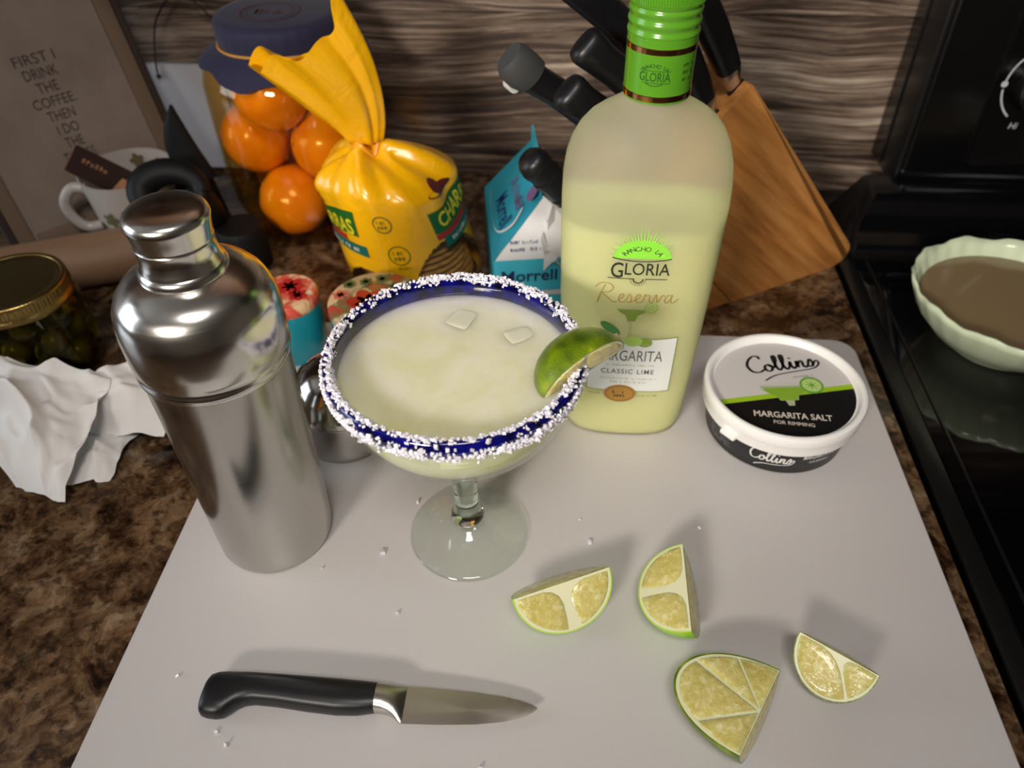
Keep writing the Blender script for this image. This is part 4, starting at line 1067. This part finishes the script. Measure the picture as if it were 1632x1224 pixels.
# ------------------------------------------------------------------ yellow bag of tostadas
film = mat('yellow_film', (248, 182, 10), 0.24, coat=0.5, sss=0.0)
n, l, b = nodes(film)
bump(film, tex_noise(film, 45, 3, 0.55, 1.2, coords(film)).outputs[0], 0.35, 0.004)
clear = thin_glass('clear_film', (246, 240, 226), 0.08, 1.4)
bgt = thing('tostada_bag', 'yellow plastic bag of corn tostadas tied at the neck', 'bag', (0, 0, 0))
B0 = Vector((-0.149, 0.643, 0.002)); B1 = Vector((-0.168, 0.640, 0.112)); BTIE = Vector((-0.182, 0.634, 0.142))
def bag_pt(a, t, off=0.0):
    """t 0..1 body, 1..2 gathered fan above the tie"""
    if t <= 1:
        if t < 0.72:
            c = B0.lerp(B1, t / 0.72); r = 0.0655 * (1 - 0.08 * t) * min(1.0, 0.90 + 1.6 * t)
        else:
            s = (t - 0.72) / 0.28; c = B1.lerp(BTIE, s); r = 0.0655 * 0.942 * (1 - s ** 1.6) ** 0.75 + 0.011 * s ** 2
        w = max(0, (t - 0.35) / 0.65)
        pl = 0.5 * sin(7 * a + 0.8) + 0.35 * sin(12 * a + 2.0) + 0.3 * sin(4 * a)
        r = r * (1 + 0.20 * w * w * pl * (1 if t < 0.97 else 0.3)) + off
        r *= 1 + 0.012 * sin(5 * a + 9 * t)
        z_ = c.z + 0.006 * w * sin(3 * a + 1)
        return (c.x + r * cos(a), c.y + r * sin(a) * 0.98, max(0.001, z_))
    s = t - 1
    ctop = Vector((-0.219, 0.612, 0.238))
    c = BTIE.lerp(ctop, s) + Vector((0.010, 0, 0.0)) * sin(pi * s)
    mj = Vector((0.857, 0.05, 0.51)) if s > 0.5 else Vector((1, 0, 0)).lerp(Vector((0.857, 0.05, 0.51)), s * 2)
    mn = Vector((0.1, -1, 0.15))
    R1 = 0.011 + 0.036 * s ** 0.75; R2 = 0.010 + 0.008 * s
    pl = sin(6 * a + 0.5) * 0.5 + sin(11 * a + 1) * 0.3
    k = 1 + 0.22 * pl * (1 - 0.55 * s)
    zig = (0.012 * cos(2 * a) + 0.007 * cos(3 * a + 0.7) + 0.004 * sin(7 * a)) * s * s
    ax = Vector((-0.30, -0.15, 0.94))
    p = c + mj * (R1 * k + off) * cos(a) + mn * (R2 * k + off + 0.006 * s * sin(5 * a)) * sin(a) + ax * zig
    return tuple(p)
NA, NB = 240, 72
def bag_region(fn):
    V, F, idx = [], [], {}
    for j in range(NB):
        for i in range(NA):
            a = 2 * pi * (i + 0.5) / NA - pi; t = (j + 0.5) / NB
            if fn(math.degrees(a), t):
                q = []
                for di, dj in ((0, 0), (1, 0), (1, 1), (0, 1)):
                    key = ((i + di) % NA, j + dj)
                    if key not in idx:
                        idx[key] = len(V); V.append(bag_pt(2 * pi * key[0] / NA - pi, key[1] / NB))
                    q.append(idx[key])
                F.append(q)
    return V, F
def is_clear(a, t):
    w1 = t < 0.27 - ((a + 118) / 34) ** 2 * 0.20 and -158 < a < -86
    w2 = t < 0.44 - ((a + 35) / 48) ** 2 * 0.3 and -72 < a < 15 and t > 0.05 + 0.002 * max(0, -a - 40)
    w3 = 30 < a < 160 and 0.08 < t < 0.5
    return w1 or w2 or w3
obj('printed_film', bag_region(lambda a, t: not is_clear(a, t)), film, bgt, True, 180)
obj('clear_window', bag_region(is_clear), clear, bgt, True, 180)
fanrings = [[bag_pt(2 * pi * k / 96, 1 + s / 20) for k in range(96)] for s in range(21)]
obj('gathered_top', loft(fanrings, False, False), film, bgt, True, 180)
tp = [Vector(bag_pt(2 * pi * k / 40, 1.0, 0.0006)) for k in range(41)]
obj('tie', tube(tp, 0.0024, 8), mat('tie_orange', (236, 160, 40), 0.35), bgt)
def on_bag(name, vf, m, a0, t0, off, rot=0.0):
    def f(x, y): return bag_pt(radians(a0) + x / 0.062, t0 + y / 0.150, off)
    return obj(name, wrap(xf2(vf, 0, 0, 1, rot), f), m, bgt, False)
bgr = mat('bag_green', (34, 96, 34), 0.35); byl = mat('bag_lettering', (226, 212, 40), 0.35); brd = mat('bag_red', (176, 40, 34), 0.35); btl = mat('bag_teal', (24, 104, 84), 0.35); bmr = mat('bag_maroon', (92, 30, 34), 0.35); bwh = mat('bag_white', (230, 226, 218), 0.35); bol = mat('bag_olive', (92, 104, 30), 0.4)
for a0, t0, rot in ((-141, 0.555, -0.02), (-6, 0.60, 0.12)):
    on_bag('printed_panel', grid2(-0.046, 0.031, -0.0105, 0.0125, 16, 4, lambda x, y: (x, y + 0.002 * sin(x * 70))), bgr, a0, t0, 0.0006, rot)
    on_bag('lettering', text_vf('CHARRAS', bold=0.02, fit=(0.066, 0.0150), sub=14), byl, a0 - 5, t0, 0.0012, rot)
    on_bag('printed_band', grid2(-0.046, 0.014, -0.0175, -0.0112, 14, 2), brd, a0, t0, 0.0007, rot)
    on_bag('printed_band', grid2(-0.040, 0.036, -0.0275, -0.0168, 16, 2), btl, a0, t0, 0.0008, rot)
    on_bag('lettering', fine_print(0.056, 0.0042, 34, 3), bwh, a0 - 1, t0 - 0.148, 0.0013, rot)
    on_bag('printed_hat', join2(disc2(0, 0.0, 0.018, 0.0045, 20), disc2(-0.002, 0.005, 0.007, 0.0075, 16)), bmr, a0 - 20, t0 + 0.135, 0.0007, rot - 0.2)
for a0, t0, r in ((-82, 0.40, 0.0085), (-88, 0.60, 0.0070)):
    on_bag('printed_badge', join2(ring2(0, 0, r, r + 0.0011, 30), xf2(fine_print(r * 1.2, r * 0.45, 35, 1), 0, r * 0.3), xf2(fine_print(r * 1.2, r * 0.45, 36, 1), 0, -r * 0.35)), bol, a0, t0, 0.0007)
on_bag('lettering', fine_print(0.012, 0.0028, 37, 1), bol, -80, 0.315, 0.0007)
tostm = mat('tostada', (196, 146, 78), 0.7)
nz = tex_noise(tostm, 90, 4, 0.6, 0, coords(tostm))
nodes(tostm)[1].new(ramp(tostm, nz.outputs[0], [(0.3, (150, 98, 44)), (0.55, (200, 152, 84)), (0.75, (224, 184, 120))]).outputs[0], nodes(tostm)[2].inputs['Base Color'])
def tmod(a, r, z): return r * (1 + 0.015 * sin(3 * a + 1)), z + 0.10 * r * 0.3 * sin(2 * a) * (r / 0.056)
tm = None
for k in range(11):
    if tm is None:
        tm = o = obj('tostada', lathe([(0, -0.0012), (0.03, -0.0012), (0.0535, -0.0012), (0.0548, 0), (0.0535, 0.0012), (0.03, 0.0012), (0, 0.0012)], 48, tmod), tostm, None, True, 60)
    else:
        o = tm.copy(); col.objects.link(o)
    t_ = k / 10; c = B0.lerp(B1, 0.04 + 0.60 * t_)
    o.location = (c.x, c.y, 0.0075 + 0.0062 * k); o.rotation_euler = (0.0, 0.0, k * 0.13)
    tag(o, 'round golden corn tostada in the stack inside the yellow bag', 'tostada', 'tostadas in the yellow bag')

# ------------------------------------------------------------------ teal canisters and steel jar
tealc = mat('canister_teal', (22, 132, 146), 0.28, coat=0.3)
def floral(seed, a, b_, c):
    m = mat('floral_lid_%d' % seed, a, 0.3, coat=0.3)
    n, l, bb = nodes(m)
    nz = tex_noise(m, 42, 3, 0.5, 0.8, coords(m, (1, 1, 1), (seed, seed, 0)))
    r_ = ramp(m, nz.outputs[0], [(0.36, b_), (0.44, c), (0.52, a), (0.64, (236, 196, 150))]); l.new(r_.outputs[0], bb.inputs['Base Color'])
    return m
def canister(x, y, r, h, label, fm, petals):
    t = thing('canister', label, 'canister', (x, y, BZ), group='teal canisters with painted lids')
    obj('canister_body', lathe([(0, 0.001), (r * 0.9, 0.001), (r * 0.95, 0), (r, 0.003), (r, h - 0.012), (r * 0.98, h - 0.0112), (0, h - 0.0112)], 56), tealc, t, True, 40)
    ld = obj('lid', lathe([(0, h - 0.011), (r * 0.99, h - 0.011), (r * 1.02, h - 0.008), (r * 1.0, h - 0.002), (r * 0.94, h), (0, h + 0.0008)], 56), fm, t, True, 40)
    for q, (px, py, pr_, m) in enumerate(petals):
        obj('painted_flower', wrap(join2(*[xf2(disc2(pr_ * 0.6, 0, pr_ * 0.62, pr_ * 0.42, 10), px, py, 1, j * 2*pi/6 + q) for j in range(6)]), lambda x_, y_: (x_, y_, h + 0.0011)), m, ld, False)
pr1 = mat('paint_red', (196, 40, 36), 0.3, coat=0.3); pr2 = mat('paint_pink', (232, 120, 96), 0.3, coat=0.3); pr3 = mat('paint_leaf', (92, 112, 62), 0.35)
canister(-0.2340, 0.5110, 0.0262, 0.0620, 'small teal canister with red painted lid between shaker and jar', floral(3, (214, 70, 60), (236, 214, 180), (226, 120, 90)), [(0.002, 0.006, 0.010, pr1), (-0.012, -0.004, 0.007, pr2), (0.012, -0.006, 0.007, pr1)])
canister(-0.1570, 0.5080, 0.0400, 0.0600, 'wide teal canister with red and green floral lid behind glass rim', floral(9, (222, 196, 150), (206, 70, 60), (120, 120, 70)), [(-0.006, -0.006, 0.015, pr1), (-0.030, 0.002, 0.006, pr2), (0.016, -0.014, 0.012, pr1)] + [(-0.026 + 0.013 * i, 0.017 + 0.005 * (i % 3), 0.0050, pr3) for i in range(5)])
sj = thing('steel_canister', 'small round polished steel canister tucked between shaker and margarita glass', 'canister', (-0.1680, 0.4120, 0.0))
sj.location.z = BZ
obj('canister_body', lathe([(0, 0.001), (0.030, 0.001), (0.033, 0), (0.0355, 0.003), (0.0365, 0.010), (0.0362, 0.036), (0.0345, 0.037), (0, 0.037)], 64), M['steel_soft'], sj, True, 40)
dm = obj('domed_lid', lathe([(0.0355, 0.0372), (0.0368, 0.0380), (0.0366, 0.0410), (0.0352, 0.0445), (0.0325, 0.0540), (0.0270, 0.0630), (0.0190, 0.0695), (0.0100, 0.0725), (0, 0.0732)], 64), M['steel'], sj, True, 60)

# ------------------------------------------------------------------ left corner: sign, plaque, mug, bar, gadget, rolling pin, jar, towel
E3 = Vector((0.675, 0.7378, 0)); D3 = Vector((0.2586, -0.2366, -0.9366)); N3 = -Vector((-0.691, 0.6322, -0.3505))
SA = Vector((-0.567, 0.6425, 0.0055))
sg = thing('framed_sign', 'framed coffee sign in black capitals leaning in the corner', 'sign', SA)
sg.rotation_euler = Matrix((E3, -D3, N3)).transposed().to_euler()
sgm = mat('sign_paint', (152, 136, 122), 0.7)
nz = tex_noise(sgm, 12, 5, 0.6, 0, coords(sgm)); nodes(sgm)[1].new(ramp(sgm, nz.outputs[0], [(0.3, (138, 122, 108)), (0.7, (162, 146, 132))]).outputs[0], nodes(sgm)[2].inputs['Base Color'])
frm = mat('sign_frame_wood', (128, 106, 86), 0.7); frd = mat('sign_frame_dark', (58, 44, 36), 0.7)
SWd, SH = 0.1955, 0.285
obj('panel', rbox(SWd - 0.004, SH - 0.004, 0.004, 0.0), sgm, sg, False, loc=(SWd/2, SH/2, 0.0))
for nm, sx, sy, px, py in (('frame_stile', 0.016, SH, 0.008, SH/2), ('frame_stile', 0.016, SH, SWd - 0.014, SH/2), ('frame_rail', SWd - 0.04, 0.016, SWd/2, 0.008), ('frame_rail', SWd - 0.04, 0.016, SWd/2, SH - 0.008)):
    obj(nm, rbox(sx, sy, 0.010, 0.0012), frm, sg, loc=(px, py, 0.002))
obj('frame_edge', rbox(0.007, SH + 0.002, 0.022, 0.001), frd, sg, loc=(SWd - 0.002, SH/2, -0.001))
obj('frame_edge', rbox(0.007, SH + 0.002, 0.022, 0.001), frd, sg, loc=(-0.003, SH/2, -0.001))
sgi = mat('sign_ink', (34, 28, 26), 0.7)
for k, (s, w) in enumerate((('FIRST I', 0.040), ('DRINK', 0.033), ('THE', 0.021), ('COFFEE.', 0.042), ('THEN', 0.027), ('I DO', 0.021), ('THE', 0.018), ('THINGS.', 0.034))):
    obj('lettering', wrap(xf2(text_vf(s, bold=-0.002, fit=(w, 0.0098)), SWd * 0.495, 0.1730 - 0.01385 * k), lambda x, y: (x, y, 0.0023)), sgi, sg, False)

pqm = mat('plaque_white', (188, 187, 190), 0.5)
pq = thing('hanging_plaque', 'white plaque hung on a dark cord between the sign and fruit jar', 'plaque', (-0.4200, WALL - 0.012, 0.005))
obj('board', rbox(0.128, 0.007, 0.124, 0.001, 2, True), pqm, pq)
def pqf(x, z): return (x, -0.0040, z)
obj('printed_script', wrap(ribbon([[(0.018, 0.098), (0.022, 0.100), (0.024, 0.092), (0.024, 0.070), (0.030, 0.058), (0.037, 0.062)], [(0.030, 0.052), (0.036, 0.054), (0.036, 0.030), (0.042, 0.012)]], 0.0010), pqf), sgi, pq, False)
kk = obj('hanging_cord', tube(crom([(-0.050, -0.006, 0.113), (-0.049, -0.006, 0.124), (-0.042, -0.006, 0.150), (-0.030, -0.007, 0.176), (0.0, -0.007, 0.200), (0.030, -0.007, 0.176), (0.045, -0.006, 0.140), (0.050, -0.006, 0.113)], 6), 0.0010, 8), M['cord'], pq)
obj('cord_knot', lathe([(0, -0.0028), (0.0024, -0.0016), (0.0026, 0.0008), (0.001, 0.0026), (0, 0.0028)], 12), M['cord'], pq, loc=(-0.050, -0.006, 0.112))

mugm = mat('mug_china', (206, 198, 190), 0.3, coat=0.2)
MX, MY = -0.454, 0.695
mg = thing('coffee_mug', 'white floral mug with a chocolate bar leaning inside it', 'mug', (MX, MY, 0.0))
obj('mug_body', lathe([(0, 0.003), (0.028, 0.003), (0.029, 0), (0.033, 0.001), (0.037, 0.010), (0.042, 0.040), (0.046, 0.078), (0.0465, 0.081), (0.0448, 0.081), (0.0405, 0.040), (0.0355, 0.012), (0, 0.007)], 64), mugm, mg, True, 50)
hp = [Matrix.Rotation(radians(22), 3, 'Z') @ p for p in crom([(-0.043, 0, 0.066), (-0.056, 0, 0.068), (-0.067, 0, 0.055), (-0.066, 0, 0.038), (-0.056, 0, 0.024), (-0.038, 0, 0.024)], 6)]
obj('handle', tube(hp, 0.0055, 14), mugm, mg, True, 60)
for a0, z0, m_, in ((-1.75, 0.045, mat('paint_sage', (120, 112, 76), 0.4)), (-1.25, 0.050, mat('paint_ochre', (150, 118, 66), 0.4)), (-2.2, 0.030, mat('paint_umber', (110, 92, 66), 0.4))):
    obj('painted_flower', wrap(join2(*[xf2(disc2(0.0045, 0, 0.0045, 0.003, 10), 0, 0, 1, j * 2*pi/5) for j in range(5)]),
        lambda x, z, a0=a0, z0=z0: ((0.0380 + (z0 + z) * 0.1035 + 0.0007) * cos(a0 + x / 0.042), (0.0380 + (z0 + z) * 0.1035 + 0.0007) * sin(a0 + x / 0.042), z0 + z)), m_, mg, False)
for a0, z0, m_ in ((1.2, 0.066, mat('paint_sage_in', (128, 120, 84), 0.4)), (0.7, 0.070, mat('paint_ochre_in', (160, 126, 72), 0.4)), (1.8, 0.069, mat('paint_umber_in', (126, 108, 80), 0.4))):
    obj('painted_flower', wrap(join2(*[xf2(disc2(0.004, 0, 0.004, 0.0028, 10), 0, 0, 1, j * 2*pi/5) for j in range(5)]),
        lambda x, z, a0=a0, z0=z0: ((0.0358 + (z0 + z) * 0.1083 - 0.0008) * cos(a0 + x / 0.042), (0.0358 + (z0 + z) * 0.1083 - 0.0008) * sin(a0 + x / 0.042), z0 + z)), m_, mg, False)
# chocolate bar in the mug
cb0, cb1 = Vector((-0.497, 0.682, 0.0975)), Vector((-0.424, 0.680, 0.0560))
dirv = (cb1 - cb0); Lb = dirv.length; dirv.normalize()
cbm = mat('wrapper_brown', (48, 26, 18), 0.7, spec=0.2); cbo = mat('wrapper_orange', (168, 104, 50), 0.4); cbt = mat('wrapper_end', (120, 84, 58), 0.5)
cbt_ = thing('chocolate_bar', 'dark brown wrapped chocolate bar propped across the mug rim', 'chocolate bar', (cb0 + cb1) / 2)
yv = Vector((0.10, -0.80, 0.60)); yv = (yv - dirv * yv.dot(dirv)).normalized()
cbt_.rotation_euler = Matrix((dirv, dirv.cross(yv) * -1 if False else yv.cross(dirv), yv)).transposed().to_euler()
obj('wrapper', rbox(Lb, 0.028, 0.009, 0.0015), cbm, cbt_)
obj('end_flap', rbox(0.002, 0.0275, 0.0088, 0.0008), cbt, cbt_, loc=(-Lb/2 - 0.001, 0, 0))
obj('printed_patch', wrap(grid2(Lb * 0.08, Lb * 0.42, -0.013, 0.004, 6, 3, lambda x, y: (x + 0.3 * y, y)), lambda x, y: (x, y, 0.0048)), cbo, cbt_, False)
obj('lettering', wrap(xf2(fine_print(0.026, 0.005, 38, 1), -Lb * 0.22, 0.003), lambda x, y: (x, y, 0.0048)), cbo, cbt_, False)

# black gadget with fin and finger hole
gd = thing('kitchen_gadget', 'black plastic kitchen gadget with pointed fin and finger hole', 'gadget', (-0.385, 0.700, 0.0))
gm = mat('gadget_black', (19, 18, 19), 0.55, spec=0.3)
hd = []
for k in range(9):
    s = k / 8
    w = 0.0185 * (1 - s ** 2.2) + 0.001
    cx = 0.0015 - 0.006 * s - 0.006 * sin(pi * s)
    hd.append([(cx + w * cos(2*pi*q/20), 0.004 + 0.010 * (1 - 0.7 * s) * sin(2*pi*q/20), 0.070 + 0.074 * s) for q in range(20)])
obj('fin', loft(hd), gm, gd, True, 60)
ringp = [(0.0080 + 0.030 * cos(2*pi*k/28), -0.066 + 0.014 * sin(2*pi*k/28), 0.090 + 0.0140 * sin(2*pi*k/28)) for k in range(29)]
obj('finger_ring', tube(ringp, [0.0105 + 0.0035 * cos(2*pi*k/28 - 2.6) for k in range(29)], 14, False), gm, gd, True, 60)
obj('arm', tube(crom([(0.030, -0.066, 0.090), (0.034, -0.056, 0.066), (0.022, -0.034, 0.040), (0.020, -0.018, 0.028)], 5), [0.013 + 0.0002 * i for i in range(16)], 16), gm, gd, True, 60)
obj('foot', lathe([(0, 0), (0.026, 0), (0.028, 0.003), (0.026, 0.018), (0.020, 0.060), (0.018, 0.074), (0, 0.078)], 32), gm, gd, loc=(-0.004, 0.002, 0))
obj('knob', lathe([(0, 0), (0.023, 0), (0.025, 0.004), (0.0245, 0.040), (0.022, 0.046), (0, 0.047)], 40), gm, gd, True, 50, loc=(0.056, -0.050, 0.0))

# rolling pin
P0_, P1_ = Vector((-0.560, 0.572, 0.0262)), Vector((-0.418, 0.632, 0.0262))
pinm = mat('pin_wood', (138, 106, 78), 0.6)
nz = tex_noise(pinm, 30, 4, 0.6, 0, coords(pinm, (1, 1, 0.12))); nodes(pinm)[1].new(ramp(pinm, nz.outputs[0], [(0.3, (136, 102, 76)), (0.7, (162, 128, 98))]).outputs[0], nodes(pinm)[2].inputs['Base Color'])
rp_ = thing('rolling_pin', 'plain tan wooden rolling pin lying behind shaker and gold lidded jar', 'rolling pin', (P0_ + P1_) / 2)
rp_.rotation_euler = (P1_ - P0_).to_track_quat('Z', 'Y').to_euler()
Lp = (P1_ - P0_).length
obj('roller', lathe([(0, -Lp/2), (0.022, -Lp/2), (0.0250, -Lp/2 + 0.003), (0.0260, -Lp/2 + 0.012), (0.0260, Lp/2 - 0.012), (0.0250, Lp/2 - 0.003), (0.022, Lp/2), (0, Lp/2)], 48), pinm, rp_, True, 50)
obj('grip', lathe([(0.006, 0), (0.010, 0.004), (0.0125, 0.016), (0.011, 0.030), (0, 0.034)], 24), pinm, rp_, True, 50, loc=(0, 0, -Lp/2), rot=(pi, 0, 0))

# jar with gold lid
mj_ = thing('mason_jar', 'glass jar of olives with a gold screw lid beside the paper towel', 'jar', (-0.452, 0.484, 0.0))
oj = thin_glass('olive_jar_glass', (214, 208, 150), 0.03)
mpz = [(0, 0.002), (0.034, 0.002), (0.038, 0.0), (0.043, 0.004), (0.0455, 0.015), (0.0455, 0.062), (0.043, 0.070), (0.0405, 0.073), (0.0405, 0.085)]
obj('jar_glass', lathe(mpz + [(r - 0.002, z) for r, z in reversed(mpz) if z > 0.003 and r > 0.03] + [(0, 0.004)], 64), oj, mj_, True, 60)
gld = mat('lid_gold', (178, 152, 92), 0.3, 1.0)
def knurl(a, r, z): return (r + (0.0004 * (1 if sin(90 * a) > 0 else -1) if 0.0805 < z < 0.0870 else 0), z)
ml = obj('screw_band', lathe([(0.0412, 0.0735), (0.0440, 0.0735), (0.0446, 0.0750), (0.0440, 0.0775), (0.0428, 0.0790), (0.0428, 0.0810), (0.0428, 0.0865), (0.0428, 0.0885), (0.0420, 0.0900), (0.0395, 0.0903), (0.0385, 0.0893)], 360, knurl), gld, mj_, True, 60)
obj('lid_disc', lathe([(0.0386, 0.0890), (0.0360, 0.0892), (0.0345, 0.0884), (0.0330, 0.0887), (0, 0.0889)], 64), mat('lid_disc_gold', (112, 98, 60), 0.42, 0.9), ml, True, 60)
olm = mat('olive', (104, 104, 40), 0.3, coat=0.3)
olo = None
rnd = random.Random(11)
for k in range(21):
    lay = k // 7; q = k % 7
    a = 2*pi * q / 6 + lay * 0.5; rr = 0.0300 if q < 6 else 0.0
    prof = [(0, -0.0115)] + [(0.0098 * cos(t), 0.0115 * sin(t)) for t in [radians(-75 + 150 * i / 12) for i in range(13)]] + [(0, 0.0115)]
    if olo is None: olo = o = obj('olive', lathe(prof, 24), olm, None, True, 180)
    else: o = olo.copy(); col.objects.link(o)
    o.location = (-0.452 + rr * cos(a), 0.484 + rr * sin(a), 0.0158 + 0.0231 * lay); o.rotation_euler = (rnd.uniform(-0.25, 0.25), rnd.uniform(-0.25, 0.25), 0)
    tag(o, 'green olive packed inside the gold lidded jar', 'olive', 'olives in the gold lidded jar')

# crumpled paper towel
tw = mat('paper_towel', (236, 233, 229), 0.85, sss=0.1, sssr=0.005)
n, l, b = nodes(tw); vo = n.new('ShaderNodeTexVoronoi'); vo.inputs['Scale'].default_value = 550; l.new(coords(tw), vo.inputs['Vector'])
bp_ = bump(tw, vo.outputs['Distance'], 0.15, 0.0006)
def sheet(quad, n, hfn, seed):
    """quad: four ground corners (front-left, front-right, back-right, back-left); hfn(u,v) height"""
    q = [Vector((x, y, 0)) for x, y in quad]
    V, F = [], []
    for j in range(n + 1):
        for i in range(n + 1):
            u, v_ = i / n, j / n
            p = (q[0] * (1-u) + q[1] * u) * (1-v_) + (q[3] * (1-u) + q[2] * u) * v_
            w = Vector((u * 1.6 + seed, v_ * 1.6, seed * 0.7))
            r_ = 1 - abs(mnoise.noise(w * 1.3)) * 2
            r2_ = 1 - abs(mnoise.noise(w * 2.9 + Vector((3, 1, 2)))) * 2
            r3_ = mnoise.noise(w * 6.0)
            h = hfn(u, v_)
            z = h * (0.62 + 0.40 * r_ + 0.16 * r2_ + 0.05 * r3_)
            p = p + Vector((0.006 * mnoise.noise(w * 1.7 + Vector((9, 0, 0))), 0.006 * mnoise.noise(w * 1.7 + Vector((0, 9, 0))), max(z, 0.0) + 0.0012 + 0.0012 * (1 + r3_)))
            V.append(tuple(p))
    for j in range(n):
        for i in range(n): F.append((j*(n+1)+i, j*(n+1)+i+1, (j+1)*(n+1)+i+1, (j+1)*(n+1)+i))
    return V, F
pt = thing('paper_towel', 'crumpled white paper towel lying on the granite beside the shaker', 'paper towel', (0, 0, 0))
hA = lambda u, v_: 0.062 * (sin(pi * min(1, v_ * 0.62 + 0.02)) ** 0.9) * (0.55 + 0.45 * sin(pi * (0.15 + 0.75 * (1 - u))))
o = obj('sheet', sheet([(-0.406, 0.338), (-0.358, 0.331), (-0.352, 0.424), (-0.486, 0.424)], 60, hA, 1.3), tw, pt, True, 180)
hB = lambda u, v_: 0.045 * sin(pi * (0.08 + 0.84 * v_)) * (0.35 + 0.65 * sin(pi * min(1.0, 0.12 + 0.8 * (1 - u))))
obj('folded_corner', sheet([(-0.405, 0.395), (-0.312, 0.395), (-0.285, 0.462), (-0.395, 0.468)], 44, hB, 4.1), tw, pt, True, 180)
hC = lambda u, v_: 0.016 * sin(pi * (0.05 + 0.9 * v_)) * sin(pi * (0.1 + 0.8 * u))
obj('loose_corner', sheet([(-0.372, 0.346), (-0.338, 0.352), (-0.338, 0.404), (-0.378, 0.404)], 24, hC, 7.7), tw, pt, True, 180)
